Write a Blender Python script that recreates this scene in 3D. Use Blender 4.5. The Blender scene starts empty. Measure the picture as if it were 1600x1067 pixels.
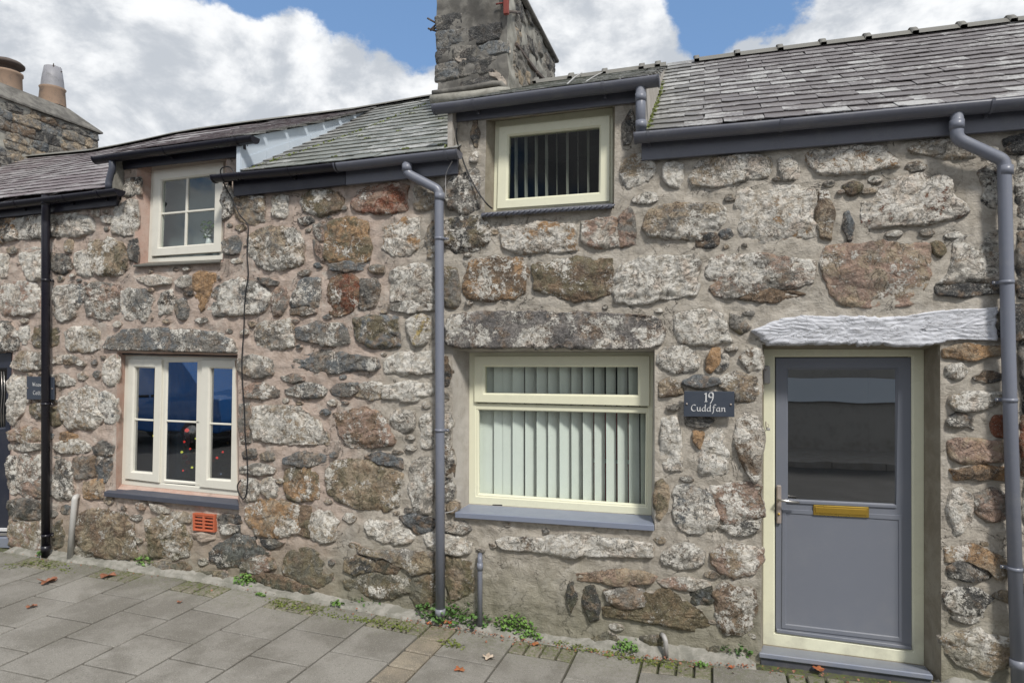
import bpy, bmesh, math, random
from mathutils import Vector, Matrix, Euler, noise
from mathutils.geometry import delaunay_2d_cdt

# ------------------------------------------------------------------ camera, sky, sun, exposure
SC = bpy.context.scene
COL = SC.collection
R_ = math.radians
F = 1011.0
DIST, ZC = 4.7, 2.04
YAW, PITCH = math.atan(310/1011), math.atan(21.5/1011)

cam_d = bpy.data.cameras.new('camera'); cam = bpy.data.objects.new('camera', cam_d); COL.objects.link(cam)
cam_d.sensor_width = 36; cam_d.lens = 36*F/1600; cam_d.clip_end = 500; cam_d.clip_start = .05
cam.location = (0, -DIST, ZC); cam.rotation_euler = (math.pi/2+PITCH, 0, YAW)
SC.camera = cam
CM = cam.rotation_euler.to_matrix()
CAMP = Vector(cam.location)

def ray(px, py):
    return CM @ Vector(((px-800)/F, -(py-533.5)/F, -1))
def W(px, py, Y=0.0):                     # photo pixel -> point on the vertical plane y = Y
    d = ray(px, py); t = (Y-CAMP.y)/d.y
    return CAMP + d*t
def WX(px, py, X):                        # photo pixel -> point on the plane x = X
    d = ray(px, py); t = (X-CAMP.x)/d.x
    return CAMP + d*t

SC.view_settings.view_transform = 'Standard'; SC.view_settings.look = 'None'
SC.view_settings.exposure = 0.70; SC.view_settings.gamma = 1.0
SC.view_settings.use_curve_mapping = False

SUN_EL, SUN_AZ = 48, 38                    # azimuth: degrees to the right of the wall's outward normal
to_sun = Vector((math.sin(R_(SUN_AZ))*math.cos(R_(SUN_EL)), -math.cos(R_(SUN_AZ))*math.cos(R_(SUN_EL)), math.sin(R_(SUN_EL))))
sl = bpy.data.lights.new('sun', 'SUN'); sl.energy = 2.1; sl.angle = R_(8); sl.color = (1, .96, .9)
so = bpy.data.objects.new('sun', sl); COL.objects.link(so)
so.rotation_euler = (-to_sun).to_track_quat('-Z', 'Y').to_euler()

wd = bpy.data.worlds.new('World'); SC.world = wd; wd.use_nodes = True
nt = wd.node_tree; nt.nodes.clear()
def N(t, kind, **kw):
    n = t.nodes.new(kind)
    for k, v in kw.items():
        if k.startswith('i_'):
            n.inputs[k[2:].replace('_', ' ')].default_value = v
        else: setattr(n, k, v)
    return n
def L(t, a, b): t.links.new(a, b)
def mathn(t, op, a=None, b=None, clamp=False):
    n = t.nodes.new('ShaderNodeMath'); n.operation = op; n.use_clamp = clamp
    for i, v in enumerate((a, b)):
        if v is None: continue
        if isinstance(v, (int, float)): n.inputs[i].default_value = v
        else: L(t, v, n.inputs[i])
    return n.outputs[0]
def mrange(t, val, a, b, c=0.0, d=1.0, smooth=True):
    n = t.nodes.new('ShaderNodeMapRange'); n.interpolation_type = 'SMOOTHSTEP' if smooth else 'LINEAR'
    L(t, val, n.inputs['Value'])
    for k, v in zip(('From Min', 'From Max', 'To Min', 'To Max'), (a, b, c, d)): n.inputs[k].default_value = v
    return n.outputs['Result']
def mixc(t, fac, a, b, mode='MIX'):
    n = t.nodes.new('ShaderNodeMix'); n.data_type = 'RGBA'; n.blend_type = mode
    if isinstance(fac, (int, float)): n.inputs[0].default_value = fac
    else: L(t, fac, n.inputs[0])
    for i, v in ((6, a), (7, b)):
        if isinstance(v, tuple): n.inputs[i].default_value = (v[0], v[1], v[2], 1)
        else: L(t, v, n.inputs[i])
    return n.outputs[2]
def noi(t, vec, scale, detail=3, rough=.55, dist=0.0, out=0):
    n = t.nodes.new('ShaderNodeTexNoise'); n.inputs['Scale'].default_value = scale
    n.inputs['Detail'].default_value = detail; n.inputs['Roughness'].default_value = rough
    n.inputs['Distortion'].default_value = dist
    if vec is not None: L(t, vec, n.inputs['Vector'])
    return n.outputs[out]

SKY_STR = .095
sky = N(nt, 'ShaderNodeTexSky', sky_type='NISHITA', sun_disc=False)
sky.sun_elevation = R_(SUN_EL); sky.sun_rotation = math.atan2(to_sun.x, to_sun.y); sky.air_density = 1.0; sky.dust_density = .4; sky.ozone_density = 2.2
tc = N(nt, 'ShaderNodeTexCoord'); dirv = tc.outputs['Generated']
sep = N(nt, 'ShaderNodeSeparateXYZ'); L(nt, dirv, sep.inputs[0])
cmb = N(nt, 'ShaderNodeMapping'); L(nt, dirv, cmb.inputs[0]); cmb.inputs['Scale'].default_value = (1, 1, 1.5); cmb.inputs['Location'].default_value = (3.1, 1.7, .4)
cv = cmb.outputs[0]
n_a = noi(nt, cv, 3.4, 10, .6, .2); n_b = noi(nt, cv, 11, 8, .62, .1)
dens = mathn(nt, 'ADD', mathn(nt, 'MULTIPLY', n_a, .72), mathn(nt, 'MULTIPLY', n_b, .28))
def blob(px, py, rad, amp):                # a gap (amp<0) or a bank (amp>0) of cloud round one direction of the real sky
    d = ray(px, py).normalized()
    dot = N(nt, 'ShaderNodeVectorMath', operation='DOT_PRODUCT'); L(nt, dirv, dot.inputs[0]); dot.inputs[1].default_value = d
    return mathn(nt, 'MULTIPLY', mrange(nt, dot.outputs['Value'], math.cos(R_(rad)), 1.0), amp)
for b_ in ((290, -75, 9, -.13), (440, -75, 9, -.16), (590, -40, 8, -.17), (655, 45, 4, -.10), (1165, -45, 9, -.20), (1095, 30, 4, -.09), (1215, -15, 5, -.08), (1010, 75, 5, .08), (1190, 85, 5, .10), (300, -70, 9, -.10), (960, 50, 9, .10), (250, 130, 18, .12), (1450, 30, 16, .16), (480, 120, 9, .08), (0, 100, 20, .15)):
    dens = mathn(nt, 'ADD', dens, blob(*b_))
cloud = mrange(nt, dens, .40, .47)
shade = mathn(nt, 'ADD', mathn(nt, 'MULTIPLY', noi(nt, cv, 5.2, 8, .6, .3), .75), mathn(nt, 'MULTIPLY', noi(nt, cv, 15.0, 6, .6), .25))
ccol = mixc(nt, mrange(nt, shade, .43, .60), (3.7, 3.95, 4.3), (6.5, 6.6, 6.7))
skyc = mixc(nt, .55, sky.outputs[0], (1.25, 2.35, 4.3))
final = mixc(nt, cloud, skyc, ccol)
low = mrange(nt, sep.outputs[2], -.02, .03)
final = mixc(nt, low, (1.2, 1.15, 1.1), final)
bg = N(nt, 'ShaderNodeBackground'); L(nt, final, bg.inputs[0]); bg.inputs[1].default_value = SKY_STR
wo = N(nt, 'ShaderNodeOutputWorld'); L(nt, bg.outputs[0], wo.inputs[0])

# ------------------------------------------------------------------ helpers
WO = {}                                     # world origin of every object
def prop(o, label=None, cat=None, group=None, kind=None):
    if label: o['label'] = label
    if cat: o['category'] = cat
    if group: o['group'] = group
    if kind: o['kind'] = kind
    return o
def empty(name, loc, label, cat, group=None, parent=None):
    o = bpy.data.objects.new(name, None); COL.objects.link(o); o.empty_display_size = .2
    loc = Vector(loc); WO[o.name] = loc.copy()
    o.location = loc
    if parent: o.parent = parent; o.location = loc-WO[parent.name]
    return prop(o, label, cat, group)
def mk(name, verts, faces, mat, parent=None, smooth=False, origin=None, attrs=None):
    vs = [Vector(v) for v in verts]
    if origin is None:
        lo = Vector([min(v[i] for v in vs) for i in range(3)]); hi = Vector([max(v[i] for v in vs) for i in range(3)])
        origin = (lo+hi)/2
        if parent is None: origin.z = lo.z
    me = bpy.data.meshes.new(name)
    me.from_pydata([v-origin for v in vs], [], faces)
    if smooth: me.polygons.foreach_set('use_smooth', [True]*len(me.polygons))
    if mat: me.materials.append(mat)
    if attrs:
        for an, val in attrs.items():
            a = me.attributes.new(an, 'FLOAT_COLOR', 'POINT')
            n = len(vs)
            if isinstance(val, list): a.data.foreach_set('color', val)
            else: a.data.foreach_set('color', [val[0], val[1], val[2], 1.0]*n)
    me.update()
    o = bpy.data.objects.new(name, me); COL.objects.link(o)
    WO[o.name] = Vector(origin)
    o.location = origin
    if parent: o.parent = parent; o.location = Vector(origin)-WO[parent.name]
    return o
def bmk(name, bm, mat, parent=None, smooth=False, origin=None):
    bm.verts.ensure_lookup_table()
    bmesh.ops.recalc_face_normals(bm, faces=bm.faces)
    vs = [v.co.copy() for v in bm.verts]; fs = [[v.index for v in f.verts] for f in bm.faces]
    bm.verts.index_update(); fs = [[v.index for v in f.verts] for f in bm.faces]
    bm.free()
    return mk(name, vs, fs, mat, parent, smooth, origin)
def hexa(bm, a, b):                         # a: 4 front corners, b: 4 back corners
    vs = [bm.verts.new(p) for p in list(a)+list(b)]
    for f in ((0,1,2,3), (7,6,5,4), (0,4,5,1), (1,5,6,2), (2,6,7,3), (3,7,4,0)):
        bm.faces.new([vs[i] for i in f])
    return vs
def bevel_all(bm, w, seg=1):
    bmesh.ops.bevel(bm, geom=[e for e in bm.edges], offset=w, segments=seg, affect='EDGES', profile=.6, clamp_overlap=True)
def boxw(name, x0, x1, y0, y1, z0, z1, mat, parent=None, bev=.003, seg=1):
    bm = bmesh.new()
    hexa(bm, [(x0,y0,z1),(x1,y0,z1),(x1,y0,z0),(x0,y0,z0)], [(x0,y1,z1),(x1,y1,z1),(x1,y1,z0),(x0,y1,z0)])
    if bev: bevel_all(bm, bev, seg)
    return bmk(name, bm, mat, parent)
def slabpx(name, c4, Y, th, mat, parent, bev=.003):      # traced quad, front face at Y, th deep
    p = [W(x, y, Y) for x, y in c4]
    q = [v+Vector((0, th, 0)) for v in p]
    bm = bmesh.new(); hexa(bm, p, q)
    if bev: bevel_all(bm, bev)
    return bmk(name, bm, mat, parent)
def ringpx(name, outer, inner, Y, depth, mat, parent, cham=.012, edge=.004):
    # rectangular frame seen in the photo, chamfered towards the glass
    o = [W(x, y, Y) for x, y in outer]; i = [W(x, y, Y) for x, y in inner]
    def lerp(a, b, d):
        v = b-a; return a+v.normalized()*min(d, v.length*.45)
    D = lambda p, d: p+Vector((0, d, 0))
    rings = [[D(p, depth) for p in o], [D(p, edge) for p in o], [lerp(a, b, edge) for a, b in zip(o, i)],
             [lerp(b, a, cham*1.4) for a, b in zip(o, i)], [D(b, cham) for b in i], [D(b, depth) for b in i]]
    bm = bmesh.new(); vr = [[bm.verts.new(p) for p in r] for r in rings]
    for a, b in zip(vr, vr[1:]+vr[:1]):
        for k in range(4):
            bm.faces.new((a[k], a[(k+1)%4], b[(k+1)%4], b[k]))
    return bmk(name, bm, mat, parent)
def tube(name, pts, r, mat, parent=None, seg=16, caps=True, smooth=True):
    pts = [Vector(p) for p in pts]; n = len(pts); V = []; Fs = []
    rr = r if isinstance(r, (list, tuple)) else [r]*n
    t0 = (pts[1]-pts[0]).normalized(); up = Vector((0, 0, 1)) if abs(t0.z) < .9 else Vector((0, 1, 0))
    side = t0.cross(up).normalized()
    for k in range(n):
        if k == 0: t = (pts[1]-pts[0]).normalized(); m = 1
        elif k == n-1: t = (pts[-1]-pts[-2]).normalized(); m = 1
        else:
            a = (pts[k]-pts[k-1]).normalized(); b = (pts[k+1]-pts[k]).normalized(); t = (a+b).normalized()
        side = (side-t*side.dot(t)).normalized(); bi = t.cross(side)
        for j in range(seg):
            an = 2*math.pi*j/seg; V.append(pts[k]+(side*math.cos(an)+bi*math.sin(an))*rr[k])
    for k in range(n-1):
        for j in range(seg):
            Fs.append((k*seg+j, k*seg+(j+1)%seg, (k+1)*seg+(j+1)%seg, (k+1)*seg+j))
    if caps: Fs.append(list(range(seg))[::-1]); Fs.append([(n-1)*seg+j for j in range(seg)])
    return mk(name, V, Fs, mat, parent, smooth)
def fmtri(bm): bmesh.ops.triangulate(bm, faces=bm.faces)
def interp(tab, x):
    if x <= tab[0][0]: return tab[0][1]
    for (a, va), (b, vb) in zip(tab, tab[1:]):
        if x <= b: return va+(vb-va)*(x-a)/(b-a)
    return tab[-1][1]
rnd = random.Random(7)

# ------------------------------------------------------------------ materials
def newmat(name):
    m = bpy.data.materials.new(name); m.use_nodes = True; t = m.node_tree
    return m, t, t.nodes['Principled BSDF']
def bump(t, b, h, strength=.5, dist=.01):
    n = t.nodes.new('ShaderNodeBump'); n.inputs['Strength'].default_value = strength; n.inputs['Distance'].default_value = dist
    L(t, h, n.inputs['Height']); L(t, n.outputs[0], b.inputs['Normal'])
def objvec(t, rand=True):
    tcn = N(t, 'ShaderNodeTexCoord')
    if not rand: return tcn.outputs['Object']
    oi = N(t, 'ShaderNodeObjectInfo'); mul = N(t, 'ShaderNodeVectorMath', operation='MULTIPLY_ADD')
    L(t, oi.outputs['Random'], mul.inputs[0]); mul.inputs[1].default_value = (31, 57, 83); L(t, tcn.outputs['Object'], mul.inputs[2])
    return mul.outputs[0]
def worldvec(t): return N(t, 'ShaderNodeNewGeometry').outputs['Position']

def paint(name, col, rough=.35, wear=.12, bumps=.0, metal=0.0, coat=0.0, dirt=(.2,.18,.15), scale=6):
    m, t, b = newmat(name); v = worldvec(t)
    a = noi(t, v, scale, 6, .65); f = noi(t, v, scale*14, 3, .6)
    mask = mathn(t, 'MULTIPLY', mrange(t, mathn(t, 'ADD', mathn(t, 'MULTIPLY', a, .75), mathn(t, 'MULTIPLY', f, .25)), .48, .72), wear)
    pz = N(t, 'ShaderNodeSeparateXYZ'); L(t, v, pz.inputs[0])
    mask = mathn(t, 'ADD', mask, mathn(t, 'MULTIPLY', mathn(t, 'MULTIPLY', mrange(t, pz.outputs[2], .42, .0), mrange(t, a, .3, .6)), .28), True)
    c = mixc(t, mask, col, dirt); L(t, c, b.inputs['Base Color'])
    L(t, mrange(t, a, .3, .7, rough*.85, min(1, rough*1.25)), b.inputs['Roughness'])
    b.inputs['Metallic'].default_value = metal; b.inputs['Coat Weight'].default_value = coat
    if bumps: bump(t, b, f, bumps, .004)
    return m
M = {}
M['cream'] = paint('cream_upvc', (.76, .75, .57), .3, .10)
M['white_frame'] = paint('offwhite_upvc', (.70, .68, .60), .32, .12)
M['grey_paint'] = paint('slate_grey_paint', (.165, .178, .212), .38, .14, .05, dirt=(.25,.25,.25))
M['grey_pipe'] = paint('grey_plastic_pipe', (.18, .193, .235), .36, .32, .03, dirt=(.3,.3,.3))
M['grey_gutter'] = paint('grey_plastic_gutter', (.115, .12, .147), .36, .36, .03, dirt=(.22,.22,.22))
M['black_gutter'] = paint('black_plastic_gutter', (.012, .011, .018), .3, .12, .02, dirt=(.06,.06,.06))
M['black_fascia'] = paint('dark_fascia_board', (.022, .022, .034), .4, .15, .05, dirt=(.08,.08,.09))
M['sill_dark'] = paint('dark_painted_sill', (.06, .066, .088), .42, .2, .05, dirt=(.16,.15,.14))
M['sill_grey'] = paint('grey_painted_sill', (.20, .225, .29), .42, .18, .06, dirt=(.3,.29,.27))
M['slate_sill'] = paint('rough_slate_sill', (.12, .115, .10), .8, .4, .4, dirt=(.25,.24,.2))
M['black'] = paint('black_rubber', (.01, .01, .012), .55, .1)
M['white_pipe'] = paint('white_plastic_pipe', (.52, .51, .49), .4, .35, .05, dirt=(.25,.24,.2))
M['plaque'] = paint('slate_plaque', (.045, .055, .075), .45, .15, .15, dirt=(.09,.1,.12))
M['letter'] = paint('silver_lettering', (.62, .62, .62), .6, .1)
M['gold'] = paint('brass_letterplate', (.62, .42, .09), .28, .12, 0, metal=.85, dirt=(.35,.22,.08))
M['gold_dark'] = paint('brass_flap', (.42, .27, .045), .34, .15, 0, metal=.6, dirt=(.3,.2,.06))
M['steel'] = paint('brushed_steel', (.55, .53, .5), .3, .15, 0, metal=.9, dirt=(.4,.33,.28))
M['steel_plate'] = paint('satin_handle_plate', (.42, .36, .32), .42, .2, 0, metal=.35, dirt=(.3,.26,.22))
M['plastic_grey'] = paint('weathered_grey_plastic', (.42, .41, .40), .5, .35, .05)
M['lead'] = paint('grey_lead_sheet', (.56, .63, .70), .5, .35, .15, dirt=(.66,.70,.74), scale=3)
M['terracotta'] = paint('terracotta_vent', (.48, .12, .055), .7, .3, .2, dirt=(.3,.1,.06))
M['pot'] = paint('weathered_clay_pot', (.30, .21, .15), .85, .85, .4, dirt=(.12,.11,.10), scale=5)
M['pot_grey'] = paint('grey_flue_liner', (.26, .26, .28), .5, .7, .2, dirt=(.1,.1,.1))
M['blind'] = paint('pale_blind_fabric', (.88, .87, .82), .8, .08, .05)
M['blind_grey'] = paint('grey_blind_fabric', (.66, .66, .62), .8, .1)
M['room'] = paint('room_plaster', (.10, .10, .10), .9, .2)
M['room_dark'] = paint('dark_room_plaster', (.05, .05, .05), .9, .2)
M['net'] = paint('grey_window_blind', (.27, .31, .32), .85, .15)
M['red'] = paint('red_painted_wood', (.35, .02, .03), .5, .1)
M['white'] = paint('white_gloss', (.7, .7, .7), .4, .1)
M['tree_green'] = paint('artificial_fir', (.07, .22, .08), .6, .2)
M['navy_door'] = paint('navy_painted_door', (.018, .022, .038), .35, .12, .05)
M['bauble_red'] = paint('red_bauble', (.6, .02, .05), .15, .02)
M['bauble_gold'] = paint('gold_bauble', (.7, .5, .1), .15, .02, metal=.7)
M['bauble_silver'] = paint('silver_bauble', (.7, .7, .72), .15, .02, metal=.8)
M['rust_red'] = paint('rusty_red_iron', (.22, .05, .04), .8, .4, .2, dirt=(.1,.06,.05))
M['twig'] = paint('rusty_iron', (.09, .07, .06), .8, .3)
M['ridge'] = paint('grey_ridge_tile', (.17, .165, .15), .85, .55, .5, dirt=(.3,.3,.26), scale=9)
M['car_blue'] = paint('blue_car_paint', (.03, .13, .38), .2, .05, coat=.6)
M['tyre'] = paint('tyre_rubber', (.02, .02, .02), .8, .2)
M['render_wall'] = paint('grey_rendered_wall', (.33, .32, .30), .9, .4, .3)
M['asphalt'] = paint('asphalt', (.055, .055, .055), .85, .5, .5, dirt=(.09,.09,.085), scale=2)
M['kerb'] = paint('concrete_kerb', (.26, .25, .235), .85, .5, .5)

def glassmat(name, tint=(1,1,1), rough=.0, ior=1.5, refl=1.0):
    m, t, b = newmat(name); t.nodes.remove(b)
    tr = N(t, 'ShaderNodeBsdfTransparent'); tr.inputs[0].default_value = (*tint, 1)
    gl = N(t, 'ShaderNodeBsdfGlossy'); gl.inputs['Roughness'].default_value = rough; gl.inputs[0].default_value = (refl, refl, refl, 1)
    ge = N(t, 'ShaderNodeNewGeometry'); dp = N(t, 'ShaderNodeVectorMath', operation='DOT_PRODUCT')
    L(t, ge.outputs['Normal'], dp.inputs[0]); L(t, ge.outputs['Incoming'], dp.inputs[1])
    r0 = ((ior-1)/(ior+1))**2*1.7
    sch = mathn(t, 'ADD', mathn(t, 'MULTIPLY', mathn(t, 'POWER', mathn(t, 'SUBTRACT', 1.0, mathn(t, 'ABSOLUTE', dp.outputs['Value'])), 5.0), 1-r0), r0)
    fr_ = mathn(t, 'MULTIPLY', sch, mathn(t, 'SUBTRACT', 1.0, ge.outputs['Backfacing']), True)
    nb = N(t, 'ShaderNodeBump'); nb.inputs['Strength'].default_value = .03; nb.inputs['Distance'].default_value = .05
    L(t, noi(t, worldvec(t), 1.6, 2, .5), nb.inputs['Height']); L(t, nb.outputs[0], gl.inputs['Normal'])
    mx = N(t, 'ShaderNodeMixShader'); L(t, fr_, mx.inputs[0]); L(t, tr.outputs[0], mx.inputs[1]); L(t, gl.outputs[0], mx.inputs[2])
    L(t, mx.outputs[0], t.nodes['Material Output'].inputs[0]); return m
M['glass'] = glassmat('window_glass', (.92, .95, .94), 0, 1.55)
M['glass_low'] = glassmat('dull_window_glass', (.8, .82, .8), 0, 1.22)
M['glass_dark'] = glassmat('dark_window_glass', (.45, .5, .55), 0, 2.6)

def emis(name, col, s):
    m, t, b = newmat(name); b.inputs['Base Color'].default_value = (*col, 1)
    b.inputs['Emission Color'].default_value = (*col, 1); b.inputs['Emission Strength'].default_value = s; return m
M['light_red'] = emis('red_fairy_light', (1, .05, .03), 2.0); M['light_yellow'] = emis('yellow_fairy_light', (.9, .8, .1), 2.2)

# rubble stone: two stone colours and an amount of old limewash / lichen come from the stone itself
def stonemat(name='rubble_stone', hs=1.0, smear=((.34, .30, .25), (.40, .31, .25))):
    m, t, b = newmat(name); v = objvec(t)
    A = lambda nm: N(t, 'ShaderNodeAttribute', attribute_name=nm).outputs
    c1, c2, wa = A('c1')['Color'], A('c2')['Color'], A('wa')['Fac']
    n1 = noi(t, v, 7, 5, .6, .6); n2 = noi(t, v, 22, 8, .72, .3); n3 = noi(t, v, 85, 5, .7); n4 = noi(t, v, 260, 2, .6)
    base = mixc(t, mrange(t, mathn(t, 'ADD', mathn(t, 'MULTIPLY', n1, .8), mathn(t, 'MULTIPLY', n2, .2)), .44, .56), c1, c2)
    hue = mixc(t, mrange(t, noi(t, v, 12, 4, .6), .47, .67, 0, .6*hs), base, (.36, .245, .155))
    hue = mixc(t, mrange(t, noi(t, v, 5.5, 4, .6), .5, .75, 0, .5), hue, (.12, .115, .11))
    hue = mixc(t, .35, hue, mixc(t, n3, (0, 0, 0), (1, 1, 1)), 'SOFT_LIGHT')
    nl = noi(t, v, 4.2, 3, .55, .5)
    sp = mathn(t, 'ADD', mathn(t, 'ADD', mathn(t, 'MULTIPLY', nl, .42), mathn(t, 'MULTIPLY', n2, .33)), mathn(t, 'MULTIPLY', n3, .25))
    wm = mrange(t, mathn(t, 'ADD', sp, mathn(t, 'MULTIPLY', mathn(t, 'SUBTRACT', wa, .70), .30)), .492, .525)
    wcol = mixc(t, mrange(t, n2, .36, .56), (.56, .50, .41), (.84, .81, .74))
    wcol = mixc(t, mrange(t, n1, .5, .7, 0, .6), wcol, (.62, .47, .36))
    c = mixc(t, mathn(t, 'MULTIPLY', wm, .88), hue, wcol)
    dk = mathn(t, 'ADD', mathn(t, 'MULTIPLY', n3, .55), mathn(t, 'MULTIPLY', n4, .45))
    c = mixc(t, mathn(t, 'MULTIPLY', mrange(t, dk, .45, .38, 0, .8), mrange(t, noi(t, v, 6, 3, .6), .42, .6)), c, (.055, .048, .042))
    c = mixc(t, mrange(t, noi(t, v, 140, 2, .6), .60, .66, 0, .55), c, (.60, .57, .50))
    # fine cracks
    cr = mathn(t, 'ABSOLUTE', mathn(t, 'SUBTRACT', noi(t, v, 10, 6, .65, 1.2), .5))
    c = mixc(t, mathn(t, 'MULTIPLY', mrange(t, cr, .0, .016, .85, 0), mrange(t, n1, .45, .52)), c, (.03, .028, .025))
    gz = N(t, 'ShaderNodeSeparateXYZ'); L(t, worldvec(t), gz.inputs[0])
    alg = mathn(t, 'MULTIPLY', mrange(t, gz.outputs[2], .75, .1), mrange(t, n1, .35, .62))
    c = mixc(t, mathn(t, 'MULTIPLY', alg, .5), c, (.12, .12, .055))
    # old pointing smeared over the edges of the stone
    rim = A('rim')['Fac']; sx = mrange(t, gz.outputs[0], -2.9, -2.3)
    mcol = mixc(t, mrange(t, n2, .4, .6), mixc(t, sx, smear[1], smear[0]), mixc(t, sx, (.48, .38, .315), (.45, .41, .35)))
    sm = mathn(t, 'ADD', rim, mathn(t, 'ADD', mathn(t, 'MULTIPLY', mathn(t, 'SUBTRACT', n1, .5), 1.1), mathn(t, 'MULTIPLY', mathn(t, 'SUBTRACT', n2, .5), .9)))
    smm = mrange(t, sm, .80, .93)
    c = mixc(t, mathn(t, 'MULTIPLY', smm, .93), c, mcol)
    L(t, c, b.inputs['Base Color']); b.inputs['Roughness'].default_value = .9
    h = mathn(t, 'ADD', mathn(t, 'MULTIPLY', n2, .9), mathn(t, 'ADD', mathn(t, 'MULTIPLY', n3, .5), mathn(t, 'MULTIPLY', mrange(t, cr, 0, .03), .25)))
    h = mathn(t, 'ADD', h, mathn(t, 'MULTIPLY', wm, .12))
    bump(t, b, mathn(t, 'MULTIPLY', h, mathn(t, 'SUBTRACT', 1.0, mathn(t, 'MULTIPLY', smm, .55))), .95, .034)
    return m
M['stone'] = stonemat(); M['stone_sooty'] = stonemat('sooty_stone', .15, ((.15, .14, .125), (.15, .14, .125)))

def mortarmat():
    m, t, b = newmat('lime_mortar'); v = worldvec(t)
    sx = N(t, 'ShaderNodeSeparateXYZ'); L(t, v, sx.inputs[0])
    n1 = noi(t, v, 2.6, 5, .6, .4); n2 = noi(t, v, 14, 6, .65, .5); n3 = noi(t, v, 75, 5, .7); n4 = noi(t, v, 300, 2, .6)
    grey = mixc(t, mrange(t, n2, .35, .65), (.345, .31, .26), (.47, .43, .37))
    pink = mixc(t, mrange(t, n2, .35, .65), (.40, .315, .26), (.50, .41, .35))
    side = mrange(t, mathn(t, 'ADD', mathn(t, 'ADD', sx.outputs[0], mathn(t, 'MULTIPLY', sx.outputs[2], -.22)), mathn(t, 'MULTIPLY', n1, 1.1)), -2.75, -2.2)
    c = mixc(t, side, pink, grey)
    c = mixc(t, mrange(t, n1, .52, .72, 0, .55), c, (.20, .185, .165))
    c = mixc(t, mrange(t, n3, .5, .75, 0, .35), c, (.42, .38, .32))
    c = mixc(t, mrange(t, n3, .42, .3, 0, .5), c, (.10, .09, .075))
    st = N(t, 'ShaderNodeMapping'); st.inputs['Scale'].default_value = (1, 1, .18); L(t, v, st.inputs[0])
    c = mixc(t, mrange(t, noi(t, st.outputs[0], 6, 5, .6), .55, .75, 0, .5), c, (.115, .105, .09))
    ck = mathn(t, 'ABSOLUTE', mathn(t, 'SUBTRACT', noi(t, v, 2.3, 6, .6, 1.0), .5))
    ckm = mathn(t, 'MULTIPLY', mrange(t, ck, .0, .006, 1, 0), mrange(t, n1, .47, .55))
    c = mixc(t, mathn(t, 'MULTIPLY', ckm, .8), c, (.05, .045, .04))
    c = mixc(t, mrange(t, noi(t, v, 5.2, 5, .7, .5), .54, .66, 0, .6), c, (.55, .51, .45))
    alg = mathn(t, 'MULTIPLY', mrange(t, mathn(t, 'ADD', sx.outputs[2], mathn(t, 'MULTIPLY', n1, .5)), 1.0, .3), .55)
    c = mixc(t, alg, c, (.125, .125, .068))
    L(t, c, b.inputs['Base Color']); b.inputs['Roughness'].default_value = .95
    wv = N(t, 'ShaderNodeMapping'); wv.inputs['Scale'].default_value = (.35, 1, 1.6); L(t, v, wv.inputs[0])
    tr = noi(t, wv.outputs[0], 24, 5, .6, 1.0)
    h = mathn(t, 'ADD', mathn(t, 'MULTIPLY', n2, .8), mathn(t, 'ADD', mathn(t, 'MULTIPLY', n3, .4), mathn(t, 'MULTIPLY', tr, .3)))
    h = mathn(t, 'SUBTRACT', h, mathn(t, 'MULTIPLY', ckm, .6))
    bump(t, b, h, .8, .022); return m
M['mortar'] = mortarmat()

def rendermat(name, a, b_, scale=5):
    m, t, b = newmat(name); v = worldvec(t)
    n1 = noi(t, v, scale, 6, .65, .4); n3 = noi(t, v, 90, 4, .7)
    c = mixc(t, mrange(t, n1, .36, .64), a, b_)
    c = mixc(t, mrange(t, n3, .42, .3, 0, .5), c, (.1, .09, .08))
    st = N(t, 'ShaderNodeMapping'); st.inputs['Scale'].default_value = (1, 1, .15); L(t, v, st.inputs[0])
    c = mixc(t, mrange(t, noi(t, st.outputs[0], 9, 4, .6), .55, .75, 0, .35), c, (.12, .11, .09))
    L(t, c, b.inputs['Base Color']); b.inputs['Roughness'].default_value = .93
    bump(t, b, mathn(t, 'ADD', n1, mathn(t, 'MULTIPLY', n3, .4)), .5, .012); return m
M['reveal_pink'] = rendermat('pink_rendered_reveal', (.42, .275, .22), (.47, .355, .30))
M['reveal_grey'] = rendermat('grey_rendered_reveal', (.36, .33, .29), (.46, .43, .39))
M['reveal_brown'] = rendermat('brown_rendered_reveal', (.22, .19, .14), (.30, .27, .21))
M['concrete'] = rendermat('cement_fillet', (.20, .195, .165), (.33, .315, .28), 9)
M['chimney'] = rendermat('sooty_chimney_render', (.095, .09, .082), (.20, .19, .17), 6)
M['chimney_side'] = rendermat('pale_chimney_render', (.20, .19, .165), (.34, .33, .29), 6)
M['chimney_patch'] = rendermat('pale_render_patch', (.30, .26, .22), (.40, .35, .30), 9)

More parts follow.
